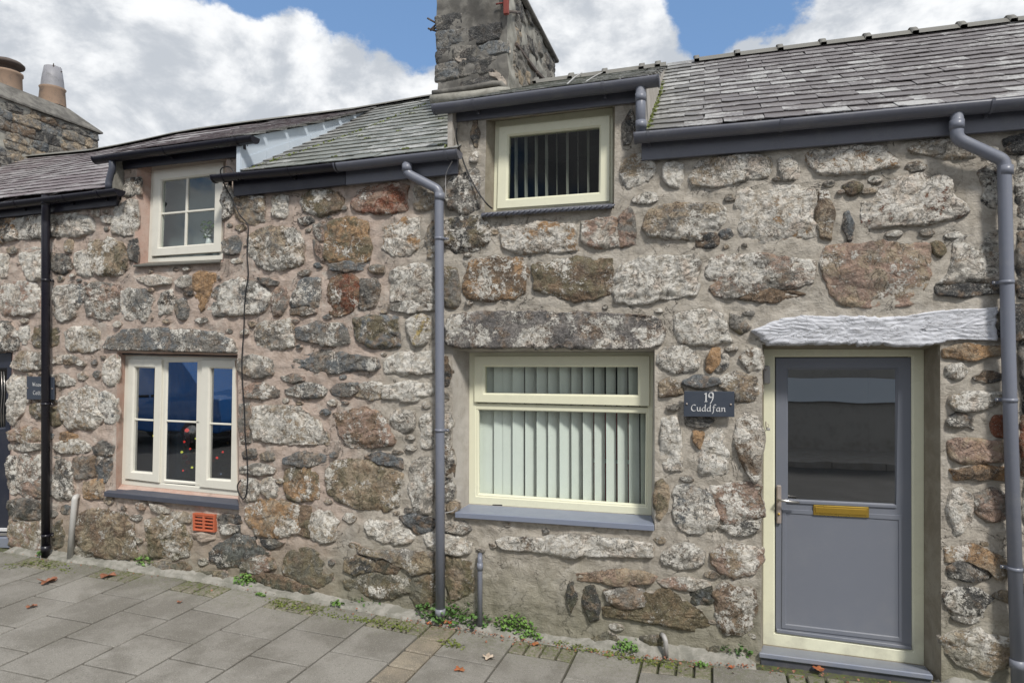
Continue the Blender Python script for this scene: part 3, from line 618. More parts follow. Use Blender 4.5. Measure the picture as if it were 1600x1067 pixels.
STONES = """
od6 -20,343 24,341 22,356 30,374 0,379 -20,378
gd7 23,342 62,338 84,336 84,370 60,371 31,373 21,358
gw8 86,336 108,335 142,342 145,360 128,368 108,369 88,370
tw5 146,330 155,329 154,337 148,337
tw8 158,339 174,338 173,349 160,345
gw8 183,319 212,314 213,340 208,367 176,366 180,342
dw6 198,281 217,278 217,302 193,305
gw8 -15,395 12,398 11,430 0,436 -15,432
gw9 33,388 66,390 68,434 50,438 38,420 30,402
dg4 82,395 108,402 111,418 100,425 80,422
ww9 118,398 138,392 141,400 142,429 122,431 117,412
tv6 142,378 168,372 190,380 200,398 198,420 180,430 145,428 139,402
dg4 200,379 212,374 212,408 204,402
tg5 104,378 112,377 110,392 103,390
pw7 4,443 52,442 62,452 62,486 40,490 8,492 2,470
sg7 86,452 110,446 132,448 130,470 118,492 98,500 84,490
gp6 135,450 150,443 187,448 190,462 188,490 170,497 138,492 133,470
gs7 191,456 222,452 239,466 237,484 228,500 200,497 191,486
gw8 214,434 240,431 267,434 265,444 230,445
gd8 252,460 266,456 275,466 268,486 250,489 248,474
gw7 277,441 292,433 301,436 296,446 281,449
dd2 286,451 301,447 302,461 290,461
sg5 277,470 290,468 295,482 288,498 276,494
oo1 303,430 322,426 336,431 330,446 324,470 314,488 309,464 303,442
dg6 -20,506 12,504 23,512 30,522 28,546 -20,548
sw8 32,513 44,510 45,530 38,539 32,532
vg4 52,512 66,508 96,512 90,540 66,544 54,542
tw7 104,520 116,513 145,513 154,520 153,545 135,549 112,549 104,538
gt6 20,565 38,553 66,551 66,577 32,578 20,573
gt7 80,556 100,554 118,559 134,568 130,573 110,567 84,569
tw8 166,565 180,554 184,562 182,598 175,602 163,594
gw7 14,600 22,585 38,590 42,610 36,640 22,663 14,655
gw7 80,585 100,586 118,594 115,603 95,601 80,602
gv4 45,634 56,631 66,630 66,650 58,654
tw7 97,622 112,612 140,606 153,613 156,640 166,652 148,670 110,669 98,655 94,635
sw8 154,616 170,613 182,626 184,640 178,660 166,656 157,640
vg2 80,635 95,640 97,660 80,664
ob4 96,676 118,680 116,690 98,688
tp5 15,674 40,668 66,670 66,688 40,690 15,690
gw6 15,693 36,691 66,692 64,703 14,704
tw7 89,692 112,686 132,690 142,700 130,709 95,706 86,700
gd5 144,698 160,691 178,696 176,711 150,711
dg7 12,714 25,713 25,770 17,773 11,745
pg6 31,713 66,710 66,775 40,775 28,765 29,735
dg7 82,715 112,714 114,745 112,778 95,779 80,774
bg3 117,716 150,713 151,742 118,749 114,732
sd6 153,716 174,713 175,731 165,753 154,748
ot5 131,753 160,750 161,777 132,778
gd5 14,782 50,779 66,785 66,811 14,811
pt6 15,814 45,813 66,816 66,857 40,857 15,851
bt6 128,803 150,793 195,802 208,820 212,850 212,872 180,872 140,868 120,845 118,817
gw7 116,855 140,852 146,866 120,869
vg4 82,824 98,812 98,850 84,857
tv6 231,815 255,806 285,813 297,840 297,868 262,875 236,866 229,840
pw4 215,787 227,785 225,794 216,793
tw6 237,786 265,795 262,801 240,797
tw6 268,800 295,803 297,816 275,813
dg3 336,803 372,806 374,817 345,816
dg6 343,819 372,821 372,832 350,832
ds6 328,862 345,848 370,838 395,841 402,852 412,862 400,875 370,882 345,886 332,873
pg6 380,880 395,871 425,872 430,888 400,893 377,891
bd3 376,895 420,895 450,907 480,914 492,925 480,930 440,920 400,910
vg4 447,865 465,858 492,860 505,872 515,890 518,905 500,917 470,911 450,900 441,885
dg4 406,840 425,844 445,846 435,853 412,855
gt5 238,880 265,878 267,890 242,891
bg3 269,882 295,880 298,891 270,895
vg3 290,897 315,892 335,893 325,906 295,905
gt4 337,893 351,892 355,905 338,906
ot6 384,785 400,781 440,783 464,786 467,800 466,832 440,838 400,832 386,815
bv5 468,788 485,793 484,838 468,832
tw8 487,804 515,800 529,817 520,843 500,847 487,838
gd7 348,292 362,288 363,330 348,345
tg6 366,310 396,306 412,309 413,346 396,350 372,340
tw8 425,309 448,306 449,330 444,341 428,338
vb6 472,305 500,298 528,301 534,312 530,328 500,337 480,329 470,316
dg6 468,343 486,340 489,347 474,351
pr5 558,301 580,291 620,285 634,291 634,330 600,333 562,331 552,320
tw6 648,293 664,291 678,300 678,322 660,328 648,326
gt6 388,372 405,359 435,357 458,358 468,368 477,385 474,410 460,418 420,419 400,415 391,392
gp5 490,352 506,350 511,362 508,378 496,372
vo5 513,349 545,341 572,346 575,372 576,404 560,411 518,410 507,403 511,378
gp3 489,374 498,381 508,396 504,408 497,398
ow7 593,368 600,356 630,344 655,343 654,370 650,385 640,399 615,401 599,388
tg6 668,362 674,347 680,345 680,400 668,402
gt6 578,418 598,416 597,426 580,424
gs4 516,413 575,409 575,422 522,424
sg4 347,379 370,373 374,385 372,396 352,396
gs7 329,470 340,449 360,438 392,438 411,450 422,462 416,480 405,490 370,492 337,493 326,485
gd4 402,433 434,440 430,446 408,441
gp5 431,453 445,451 448,470 440,492 427,492 428,470
sg6 456,471 462,456 470,438 498,438 500,460 495,478 475,480 457,478
bg5 454,482 492,482 493,490 456,492
br5 516,440 530,428 548,426 560,440 563,468 553,478 535,490 520,490 512,470
dg5 563,441 585,436 592,450 588,474 572,484 560,481 566,466
gw7 612,428 620,416 650,415 676,420 676,470 650,472 612,470
gw6 608,475 650,473 676,475 676,486 625,487 608,484
tg7 400,513 415,503 450,500 459,520 461,540 440,543 402,542
gs6 463,511 500,505 535,506 543,520 544,535 520,540 490,535 466,530
sv5 553,498 590,495 618,497 620,520 624,540 600,541 575,539 556,528
wy7 637,501 650,493 670,496 674,515 668,531 650,536 640,525
gw6 371,560 395,556 425,562 427,585 400,588 372,580
sg5 438,568 450,562 475,555 500,549 530,552 570,556 590,560 592,574 585,581 550,579 520,582 480,579 450,574
ww8 602,562 620,553 672,549 675,582 640,584 602,583
gp6 440,588 472,588 474,595 446,595
pg6 380,606 400,599 425,601 435,610 433,620 410,622 382,620
gs7 447,609 470,601 500,601 510,608 506,619 480,622 450,618
sg5 516,609 530,601 556,599 560,610 545,619 522,618
tw7 562,603 575,598 596,597 598,606 594,621 570,623 555,618
ww9 601,602 640,598 674,600 674,618 640,625 601,623
gp5 374,634 389,632 391,690 377,690
tw7 398,636 430,633 470,639 486,650 498,661 514,689 510,695 480,692 430,690 400,688 396,660
pb5 523,646 560,642 584,641 598,655 605,670 616,685 613,696 580,698 547,697 535,680 527,660
gw6 613,646 625,642 645,644 645,668 635,675 620,672 613,660
gw8 656,656 665,648 676,650 676,701 656,699 653,690 660,675
gd4 380,706 398,702 400,715 382,716
gt4 408,709 425,707 426,718 410,718
gw7 376,729 410,725 428,731 426,740 377,740
gw6 378,751 400,749 405,765 400,780 385,782 377,768
tw7 412,753 425,747 434,758 430,775 420,778 412,766
sg4 445,716 460,709 490,708 508,711 506,722 485,727 460,727 446,724
vo5 445,730 485,729 495,746 497,778 460,780 446,780 446,750
tv5 512,732 522,720 560,718 595,724 626,740 625,762 621,790 600,796 560,792 532,785 513,770
sd4 570,712 600,709 625,717 629,734 598,722 574,716
gw6 643,721 660,716 676,721 676,799 646,799 641,760
gw7 695,640 704,638 705,660 703,690 696,690
bd5 695,697 706,700 708,740 695,744
gd5 696,747 706,750 708,780 697,781
db3 694,560 700,557 703,580 702,598 695,601
ww9 569,817 580,812 595,813 608,818 620,814 635,825 648,838 640,848 615,849 595,842 580,832 571,825
ds3 626,808 640,804 670,808 680,815 668,828 652,832 640,820
tw8 662,834 690,832 715,840 735,848 734,861 715,866 695,860 672,856 664,845
dt5 540,874 560,869 580,876 588,880 582,892 550,895 539,890
bd4 592,877 612,871 625,885 618,894 597,894 588,889
vg5 536,901 560,898 610,896 636,905 642,925 612,934 562,929 542,920
vg4 646,902 675,901 690,945 652,945 641,926
gt5 562,852 590,861 640,861 675,863 677,894 642,897 628,884 602,868 566,864
tv5 699,872 735,876 738,928 715,934 700,938 697,900
gw4 695,813 725,818 735,827 720,832 697,828
gt4 700,789 711,785 716,790 706,801
gd6 697,291 708,277 730,271 747,267 748,324 730,334 702,325 696,310
ww8 736,242 744,239 746,250 737,252
dt5 739,192 746,191 747,228 741,229
dv6 695,346 720,339 748,341 765,353 764,377 740,389 714,392 696,380
ow7 781,356 800,351 815,354 830,351 860,349 893,351 899,375 902,391 880,395 850,392 815,394 786,385
pw6 911,347 930,343 960,341 964,360 966,384 935,386 914,378
gp4 968,341 984,324 989,332 993,380 968,384
dg7 974,196 986,174 990,182 988,205 985,222 975,224
tw7 975,256 990,244 1003,243 1018,255 1020,268 1008,285 995,295 982,290 974,268
wp9 1038,259 1052,256 1068,259 1066,280 1060,292 1046,289 1039,276
gw8 992,309 1010,304 1033,304 1036,308 1020,314 1000,318 991,316
bo6 728,430 740,409 760,406 790,403 810,406 823,425 817,455 800,466 760,468 730,464 723,450
gv5 695,418 714,420 718,470 708,479 695,477
vb5 833,413 850,409 880,406 920,403 954,406 956,440 951,460 930,467 900,467 870,461 834,454
gw8 963,431 975,413 1000,406 1050,401 1087,397 1089,420 1091,440 1084,461 1030,467 1015,473 966,473 959,455
tw7 1085,263 1100,253 1130,247 1180,242 1200,246 1201,265 1194,278 1160,280 1135,286 1115,291 1086,289 1081,278
ww8 1218,251 1235,248 1245,258 1251,275 1247,278 1223,278
gt6 1012,330 1030,323 1060,321 1110,319 1130,325 1130,345 1121,357 1095,374 1050,371 1022,369 1008,358
dd4 1090,368 1118,366 1120,381 1092,385
ow8 1156,300 1180,293 1200,294 1245,291 1270,296 1274,310 1276,345 1276,369 1240,376 1190,376 1159,372 1154,340
bt5 1280,301 1296,301 1300,330 1300,371 1282,369 1278,340
ow8 1260,241 1275,234 1320,230 1384,228 1394,240 1402,261 1380,265 1330,269 1292,273 1272,262
tw6 1420,233 1440,224 1480,222 1494,230 1520,240 1523,247 1500,249 1450,243 1426,239
rw8 1348,355 1351,316 1372,311 1381,293 1405,279 1470,276 1481,285 1489,310 1511,330 1499,341 1450,347 1400,351 1361,357
dw6 1536,262 1546,253 1564,256 1568,330 1546,325 1533,308 1541,290 1530,275
sd3 1319,336 1327,333 1331,371 1323,373
dv3 1319,291 1335,287 1345,292 1339,302 1326,302
gd7 1590,247 1640,240 1640,358 1590,355
dg4 1590,365 1640,362 1640,470 1592,462
dd3 1572,218 1640,205 1640,232 1590,238 1576,236
gp7 1110,406 1120,401 1160,399 1220,403 1267,408 1274,416 1271,430 1262,443 1235,452 1200,449 1175,455 1150,466 1122,463 1109,450
bb3 1156,468 1178,457 1200,452 1240,455 1257,460 1230,466 1190,472
gw7 1056,500 1063,491 1090,483 1124,489 1134,505 1139,525 1145,534 1110,536 1066,533 1057,520
vg4 1141,491 1160,499 1171,512 1155,519 1143,505
pt5 1289,402 1293,386 1330,383 1400,382 1449,385 1452,405 1449,430 1439,455 1434,474 1400,475 1320,477 1301,460 1289,430
gw7 1467,440 1480,430 1491,408 1491,381 1520,369 1560,363 1564,440 1520,441 1480,443
dg5 1464,447 1480,446 1564,444 1564,459 1500,461 1470,461
vv2 1458,383 1468,381 1475,392 1466,401
gw7 1031,555 1045,546 1065,541 1084,548 1091,562 1084,575 1060,579 1040,575 1031,565
oo1 1108,560 1112,546 1124,546 1122,565 1110,580 1105,575
dw5 1127,559 1136,554 1134,570 1124,578 1119,576
bw7 1156,561 1165,551 1187,546 1188,574 1170,579 1164,565
bt5 1032,599 1045,594 1060,601 1067,614 1033,619
sg5 1069,595 1090,589 1120,591 1125,600 1090,604 1071,602
tg6 1127,593 1150,587 1184,589 1187,609 1180,624 1151,624 1149,611 1128,606
dg6 1073,653 1100,652 1114,656 1105,664 1076,665
gw9 1034,656 1045,651 1057,656 1064,690 1067,734 1041,731 1033,715
sw8 1094,686 1105,681 1120,673 1131,676 1137,700 1137,739 1120,743 1096,739 1091,715
oo1 1085,677 1099,677 1093,699 1088,690
bw7 1152,656 1165,646 1180,651 1188,660 1189,700 1188,744 1179,751 1165,734 1156,710 1151,680
tv3 1024,756 1035,751 1044,765 1041,800 1031,811 1024,804
sw7 1054,771 1062,762 1085,761 1108,771 1120,800 1114,824 1090,831 1066,827 1056,810
pb6 1104,762 1140,758 1184,761 1188,790 1187,807 1160,814 1132,819 1122,800 1112,780
gd6 1122,823 1150,816 1186,813 1179,829 1150,834
gw7 1034,865 1050,853 1080,851 1099,862 1097,880 1080,887 1050,884 1037,878
tp6 1116,861 1130,851 1165,853 1186,859 1186,878 1174,894 1150,899 1126,889 1115,875
dw8 777,845 790,839 850,838 900,835 960,840 1017,848 1019,871 980,871 920,867 850,864 790,859
dd1 888,916 896,911 899,935 893,954 889,940
dd1 911,919 929,916 936,950 936,965 921,968 913,945
gp5 946,921 990,916 1013,930 1008,944 970,947 951,940
pw6 1027,906 1060,903 1100,906 1108,914 1080,920 1040,917
sd3 1081,921 1110,916 1114,939 1096,947 1082,940
vb4 946,949 1000,931 1040,921 1070,941 1094,955 1108,984 1085,987 1040,977 990,967 951,964
bp6 1116,926 1135,913 1170,921 1180,935 1175,974 1159,991 1131,989 1119,960
tp4 900,896 940,893 1000,891 1025,900 1015,911 970,912 904,908
vg3 922,1000 950,990 973,1003 958,1012 930,1010
gv3 1002,996 1033,994 1036,1018 1006,1017
vg3 1106,1013 1138,1013 1139,1034 1111,1030
to3 1476,546 1500,541 1564,541 1564,554 1520,559 1477,559
gw7 1479,573 1500,569 1511,580 1500,591 1481,589
db5 1523,590 1540,583 1566,585 1566,593 1530,594
tw7 1489,621 1510,615 1566,613 1566,629 1530,637 1500,639 1488,631
dg7 1485,656 1500,649 1517,655 1519,671 1505,662 1487,664
rr2 1553,656 1572,649 1574,680 1554,677
tp5 1485,691 1500,687 1570,691 1572,720 1520,725 1491,715
ob5 1487,734 1520,729 1572,731 1574,752 1530,745 1496,751
dw8 1487,771 1500,766 1519,778 1521,800 1505,824 1492,834 1489,815 1482,800
gp4 1526,776 1550,767 1574,781 1570,800 1546,814 1529,805
to5 1476,856 1510,851 1555,866 1572,880 1570,900 1552,902 1537,885 1500,871 1479,879
dg6 1483,886 1500,875 1530,883 1544,895 1539,904 1510,905 1486,902
dg6 1476,926 1500,919 1530,921 1551,935 1534,954 1510,961 1489,959 1479,945
gw6 1491,963 1534,961 1529,969 1496,969
tw6 1473,999 1500,991 1530,986 1578,1000 1580,1035 1541,1051 1511,1039 1479,1021
dg5 1596,490 1640,485 1640,640 1598,640
rb5 1598,652 1640,650 1640,738 1600,738
gw7 1602,750 1640,750 1640,850 1604,850
dg6 1604,860 1640,860 1640,985 1606,980
"""
TRACED = []
def place_stones():
    for ln in STONES.strip().split('\n'):
        a = ln.split(); code = (a[0][0], a[0][1], int(a[0][2]))
        pts = []
        for q in a[1:]:
            x, y = q.split(','); p = W(float(x), float(y)); pts.append((p.x, p.z))
        TRACED.append(pts)
        cx = sum(p[0] for p in pts)/len(pts)
        sz = max(p[0] for p in pts)-min(p[0] for p in pts)
        low = code[0] == 'v' and code[1] in 'tg'
        build_stone(pts, wallframe, code, WALL_L if cx < XB else WALL_R, prot=.010 if low else .016+.011*min(1, sz/.5), dens=1.0)
place_stones()
LINT = [((163,545),(168,528),(195,514),(300,511),(366,528),(373,552),(170,552)), ((690,500),(705,488),(1020,490),(1042,520),(1036,548),(696,548)), ((1176,517),(1205,500),(1400,490),(1640,472),(1640,540),(1186,535)),
        ((745,868),(975,868),(975,965),(745,965)), ((1068,606),(1150,606),(1150,656),(1068,656)), ((296,798),(340,798),(340,846),(296,846))]
def fill_chips():
    """small packing stones wherever the joints are wide"""
    pr = random.Random(11)
    polys = [[Vector(p) for p in q] for q in TRACED]+[[Vector((W(x, y).x, W(x, y).z)) for x, y in q] for q in LINT]+[[Vector((W(x, y).x, W(x, y).z)) for x, y in o['o']] for o in OPEN.values()]
    bb = [(min(p.x for p in q), max(p.x for p in q), min(p.y for p in q), max(p.y for p in q)) for q in polys]
    def ins(p, q):
        c_ = False; n = len(q)
        for i in range(n):
            a, b = q[i], q[(i+1) % n]
            if (a.y > p.y) != (b.y > p.y) and p.x < (b.x-a.x)*(p.y-a.y)/(b.y-a.y)+a.x: c_ = not c_
        return c_
    def dist(p):
        d = 9
        for q, (x0, x1, y0, y1) in zip(polys, bb):
            if p.x < x0-.25 or p.x > x1+.25 or p.y < y0-.25 or p.y > y1+.25: continue
            if ins(p, q): return 0
            n = len(q)
            for i in range(n):
                a, b = q[i], q[(i+1) % n]; ab = b-a; t = max(0, min(1, (p-a).dot(ab)/ab.length_squared)); d = min(d, (p-a-ab*t).length)
        return d
    top = top_outline(); added = 0; tries = 0
    while added < 140 and tries < 9000:
        tries += 1
        x = pr.uniform(-7.3, 2.1); zt = min(interp([(top[0][0], top[0][1]), (top[1][0], top[1][1]), (top[4][0], top[4][1]), (top[5][0], top[5][1]), (top[8][0], top[8][1]), (top[9][0], top[9][1])], x), 9)-.16
        p = Vector((x, pr.uniform(GZ(x)+.10, zt))); d = dist(p)
        if d < .040 or d > .5: continue
        r = min(d-.016, .075)*pr.uniform(.75, 1); asp = pr.uniform(1.0, 1.9)
        n = pr.randint(5, 7); a0 = pr.uniform(0, 6)
        poly = [p+Vector((math.cos(a0+6.283*i/n)*r*asp*pr.uniform(.75, 1.1), math.sin(a0+6.283*i/n)*r*.8*pr.uniform(.75, 1.1))) for i in range(n)]
        if any(dist(q) < .006 for q in poly): continue
        build_stone(poly, wallframe, pr.choice([('g','t',5),('t','g',6),('s','g',5),('w','t',7),('g','g',6)]), WALL_L if p.x < XB else WALL_R, prot=.008, dens=.8, grow=.006)
        polys.append(poly); bb.append((min(q.x for q in poly), max(q.x for q in poly), min(q.y for q in poly), max(q.y for q in poly))); added += 1
    print('chips', added, tries)
fill_chips()

def lintel(px, code, par, prot, rag=1.2, mat=None, label=None, name='lintel'):
    pts = [(W(x, y).x, W(x, y).z) for x, y in px]
    o = build_stone(pts, wallframe, code, par, prot=prot, rag=rag, dens=1.25, mat=mat, name=name, ledges=False, grow=.004, amp=.75 if mat is None else .5, strata=mat is not None)
    if label: o['label'] = label
    return o
lintel(((163,545),(168,528),(195,514),(240,511),(300,513),(340,517),(366,530),(373,545),(371,552),(320,551),(260,549),(200,548),(170,547)), ('s','g',6), WALL_L, .035, label='long grey stone lintel over the lower window')
lintel(((695,500),(705,490),(760,484),(850,484),(950,487),(1020,492),(1036,500),(1040,520),(1036,540),(1020,546),(960,547),(880,547),(800,546),(716,546),(700,540),(694,520)), ((.25,.23,.215),(.16,.15,.145),6), WALL_R, .045, label='broad weathered grey lintel stone over the lower window')
def whitemat():
    m, t, b = newmat('white_painted_stone'); v = worldvec(t)
    mp = N(t, 'ShaderNodeMapping'); mp.inputs['Scale'].default_value = (1, 1, 3.6); L(t, v, mp.inputs[0]); s = mp.outputs[0]
    n1 = noi(t, s, 4, 6, .65, .7); n2 = noi(t, s, 16, 6, .7, .5); n3 = noi(t, v, 90, 4, .7)
    c = mixc(t, mrange(t, mathn(t, 'ADD', mathn(t, 'MULTIPLY', n1, .5), mathn(t, 'MULTIPLY', n2, .5)), .54, .66, 0, .7), (.60, .61, .65), (.30, .295, .29))
    cr = mathn(t, 'ABSOLUTE', mathn(t, 'SUBTRACT', noi(t, s, 5, 5, .65, .8), .5))
    c = mixc(t, mrange(t, cr, 0, .010, .8, 0), c, (.07, .065, .06)); c = mixc(t, mrange(t, n3, .4, .3, 0, .6), c, (.2, .19, .18))
    L(t, c, b.inputs['Base Color']); b.inputs['Roughness'].default_value = .7
    bump(t, b, mathn(t, 'ADD', mathn(t, 'ADD', n2, mathn(t, 'MULTIPLY', n1, .8)), mathn(t, 'MULTIPLY', mrange(t, cr, 0, .03), .35)), .6, .014); return m
M['white_stone'] = whitemat()
lintel(((1176,517),(1205,502),(1250,492),(1300,494),(1400,496),(1470,484),(1556,480),(1561,500),(1556,533),(1500,531),(1460,539),(1400,541),(1300,539),(1200,540),(1186,529)), ('L','L',9), WALL_R, .030, rag=1.5, mat=M['white_stone'], label='white painted stone lintel over the grey door')
lintel(((1561,479),(1640,472),(1640,536),(1564,536)), ('d','g',4), WALL_R, .03, name='stone')
# ------------------------------------------------------------------ windows
def pane(px, Y, parent, mat='glass'):
    p = [W(x, y, Y) for x, y in px]
    V = p+[v+Vector((0, .006, 0)) for v in p]
    return mk('pane', V, [(3,2,1,0), (4,5,6,7), (1,5,4,0), (2,6,5,1), (3,7,6,2), (0,4,7,3)], M[mat], parent)
def bar(px, Y, th, mat, parent, name='glazing_bar'):
    return slabpx(name, px, Y, th, mat, parent, .004)
def lerp2(a, b, t): return (a[0]+(b[0]-a[0])*t, a[1]+(b[1]-a[1])*t)
def sill(name, front_top, back_top, drop, Yf, Yb, mat, parent, bev=.004):
    # front edge traced at Yf, back edge at Yb; drop = thickness in metres
    a, b = W(*front_top[0], Yf), W(*front_top[1], Yf); c, d = W(*back_top[1], Yb), W(*back_top[0], Yb)
    bm = bmesh.new(); dn = Vector((0, 0, -drop))
    hexa(bm, [a, b, b+dn, a+dn], [d, c, c+dn, d+dn]); bevel_all(bm, bev)
    return bmk(name, bm, mat, parent)

# lower window of the right-hand cottage: wide cream frame, opening top light
CR = M['cream']; o = OPEN['lower']
w1 = ringpx('window', o['f'], ((744,562),(1012,561),(1010.5,791),(744.5,774)), o['d'], .07, CR, HR, .01)
w1['label'] = 'wide cream window with an opening top light'
bar(((742,630),(1013,636.6),(1012.5,645.5),(742,639.5)), o['d']+.004, .06, CR, w1, 'transom')
s1 = ringpx('sash', ((740.7,556.7),(1015,555.6),(1015,634.5),(740.7,628)), ((756.9,573.2),(996.4,573.5),(996.4,617.4),(756.9,614)), o['d']-.022, .06, CR, w1, .014)
ringpx('glazing_bead', ((744,637),(1012.5,643.5),(1011,793),(744,776)), ((747.5,640.5),(1008.8,646.2),(1007.5,788.4),(747.8,770.8)), o['d']+.006, .03, CR, w1, .01)
pane(((754,570),(999,570),(999,620),(754,617)), o['d']+.02, w1)
pane(((745,637),(1011,642),(1010,791),(745,774)), o['d']+.028, w1)
for x, y in ((777,789), (984,804)): bar(((x-8,y-1.5),(x+8,y-1),(x+8,y+1.5),(x-8,y+1)), o['d']-.003, .01, M['black'], w1, 'drain_slot')
sill('sill', ((710.4,800.2),(1022.3,820.4)), ((733,786.7),(1018.6,805)), .042, -.035, .205, M['sill_grey'], w1)

# upper window: single tilted cream sash
o = OPEN['upper']
w2 = ringpx('window', o['f'], ((783,204),(949.5,185),(948.5,310.5),(780.5,322)), o['d'], .07, CR, HR, .012)
w2['label'] = 'small cream dormer window'
ringpx('sash', ((779.5,198.8),(953,180),(952.5,314.5),(776.3,326.3)), ((795,212.5),(936.3,198),(935,300),(792.5,310.5)), o['d']-.02, .06, CR, w2, .014)
pane(((792,209),(939,195),(938,303),(789,313)), o['d']+.012, w2, 'glass_low')
def rope_sill(parent):
    a, b = W(751,333.5,-.045), W(957.5,319.5,-.045); c, d = W(957.5,317.5,.12), W(768,331,.12)
    bm = bmesh.new(); dn = Vector((0, 0, -.030)); hexa(bm, [a, b, b+dn, a+dn], [d, c, c+dn, d+dn]); bevel_all(bm, .005)
    s = bmk('sill', bm, M['grey_gutter'], parent)
    n = 24
    for k in range(n):
        t = (k+.3)/n; p = a.lerp(b, t); q = a.lerp(b, t+.042)
        tube('rope_strand', [p+Vector((0, -.002, -.029)), p.lerp(q, .5)+Vector((0, -.008, -.015)), q+Vector((0, -.002, -.002))], .0075, M['grey_gutter'], s, 6)
rope_sill(w2)

# lower window of the left-hand cottage: three lights
WF = M['white_frame']; o = OPEN['lleft']
w3 = ringpx('window', o['f'], ((203,562),(363.5,565.5),(366.5,765),(197.5,749.5)), o['d'], .07, WF, HL, .008)
w3['label'] = 'three-light off-white window with glazing bars'
slabpx('head_strip', ((190,549.5),(371,553),(371,557.6),(191,554)), o['d']-.05, .05, M['black'], w3, .002)
for q in (((252.4,562),(260,562),(256,758),(248.2,755)), ((308,563),(317,563.5),(312,763),(304.5,762))): bar(q, o['d']+.004, .06, WF, w3, 'mullion')
def light(outer, glass, bary, Y, w, sashed):
    g = glass
    if sashed: ringpx('sash', outer, glass, Y-.018, .055, WF, w, .013)
    else: ringpx('glazing_bead', outer, glass, Y+.002, .04, WF, w, .012)
    pane([lerp2(g[0], g[2], -.03), lerp2(g[1], g[3], -.03), lerp2(g[2], g[0], -.03), lerp2(g[3], g[1], -.03)], Y+.016, w, 'glass_dark')
    bar(((g[3][0]+(g[0][0]-g[3][0])*.55, bary[0]), (g[2][0]+(g[1][0]-g[2][0])*.55, bary[1]), (g[2][0]+(g[1][0]-g[2][0])*.53, bary[1]+3), (g[3][0]+(g[0][0]-g[3][0])*.53, bary[0]+3)), Y+.004, .02, WF, w)
light(((200.7,560.7),(252.4,561.4),(247.7,753.9),(194.6,747.6)), ((209.7,574.1),(240.4,575.3),(236.5,738.5),(205.6,736.1)), (653.5,655.2), o['d'], w3, True)
light(((256.5,561.5),(318,561.2),(313.5,758),(252.8,753.5)), ((261.6,566.3),(313.5,565.6),(308.6,753.2),(257.5,748.8)), (656,658.3), o['d'], w3, False)
light(((315.2,562.4),(367,563),(370.5,766.6),(311,760.5)), ((327.4,575.3),(362.2,576.5),(359,750),(323.7,747.6)), (660,661.6), o['d'], w3, True)
sill('sill', ((162,768),(373.5,788.8)), ((190,757.2),(371.5,776.5)), .045, -.04, .10, M['sill_dark'], w3)

# upper window of the left-hand cottage
o = OPEN['uleft']
w4 = ringpx('window', o['f'], ((243,268),(345,255),(342,398),(236.5,402.5)), o['d'], .07, WF, HL, .01)
w4['label'] = 'small off-white dormer window of four panes'
ringpx('sash', ((240,266.5),(349,252.5),(345,393.5),(236,400.5)), ((251.9,282.4),(335,272.5),(332.2,379.5),(247.4,386.4)), o['d']-.018, .055, WF, w4, .013)
pane(((249,279),(338,270),(335,382),(245,389)), o['d']+.014, w4)
bar(((290.8,277.5),(294.2,277),(290.6,383.5),(287.2,383.8)), o['d']+.002, .02, WF, w4)
bar(((249.3,333),(334,325.3),(334,328.6),(249.2,336.3)), o['d']+.0005, .02, WF, w4)
sill('sill', ((207,414),(344,407)), ((230,410.5),(347,405)), .022, -.04, .11, M['slate_sill'], w4, .006)

# ------------------------------------------------------------------ the grey door
DP = M['grey_paint']; o = OPEN['door']; Yd = o['d']
door = ringpx('door_frame', o['f'], ((1211,557.8),(1424.5,557.4),(1425.7,1016),(1211,987.3)), Yd, .09, CR, HR, .012)
leaf = ringpx('door', ((1212,559),(1423.5,558.5),(1424.5,1015),(1212,986.5)), ((1231.4,577.5),(1400,577.5),(1400,788),(1231.4,780)), Yd+.012, .05, DP, HR, .014)
# the leaf below the glass
slabpx('door_rail', ((1229,781),(1402,789),(1403.5,995),(1229,975)), Yd+.030, .03, DP, leaf, .001)
ringpx('panel_moulding', ((1222,795),(1409,805),(1410,1003),(1221,981)), ((1232,806),(1401,817.5),(1401,991),(1232,971)), Yd+.006, .03, DP, leaf, .022, .003)
slabpx('top_rail_bead', ((1230,781),(1401,789),(1401,794),(1230,786)), Yd+.002, .02, DP, leaf, .003)
slabpx('weather_bar', ((1213,982.5),(1425,1010),(1425,1015.5),(1213,988)), Yd-.008, .03, DP, leaf, .004)
pane(((1228,575),(1403,575),(1403,790),(1228,782)), Yd+.03, leaf, 'glass_dark')
lb = slabpx('letterplate', ((1271,788.5),(1358,792.5),(1358,809),(1271,804.5)), Yd-.002, .02, M['gold'], leaf, .004)
slabpx('letterplate_flap', ((1274,792),(1355,796),(1355,805.2),(1274,801)), Yd-.008, .01, M['gold_dark'], lb, .002)
hp = slabpx('handle', ((1213.5,758),(1221,758.3),(1221,818.5),(1213.5,818)), Yd-.012, .018, M['steel_plate'], leaf, .006)
tube('lever', [W(1217,781,Yd-.01), W(1217,780.5,Yd-.055), W(1224,782,Yd-.058), W(1249,785,Yd-.052)], [.009, .0095, .009, .0075], M['steel'], hp, 12)
tube('lock_cylinder', [W(1217,803,Yd-.011), W(1217,803,Yd-.02)], .008, M['gold'], hp, 12)
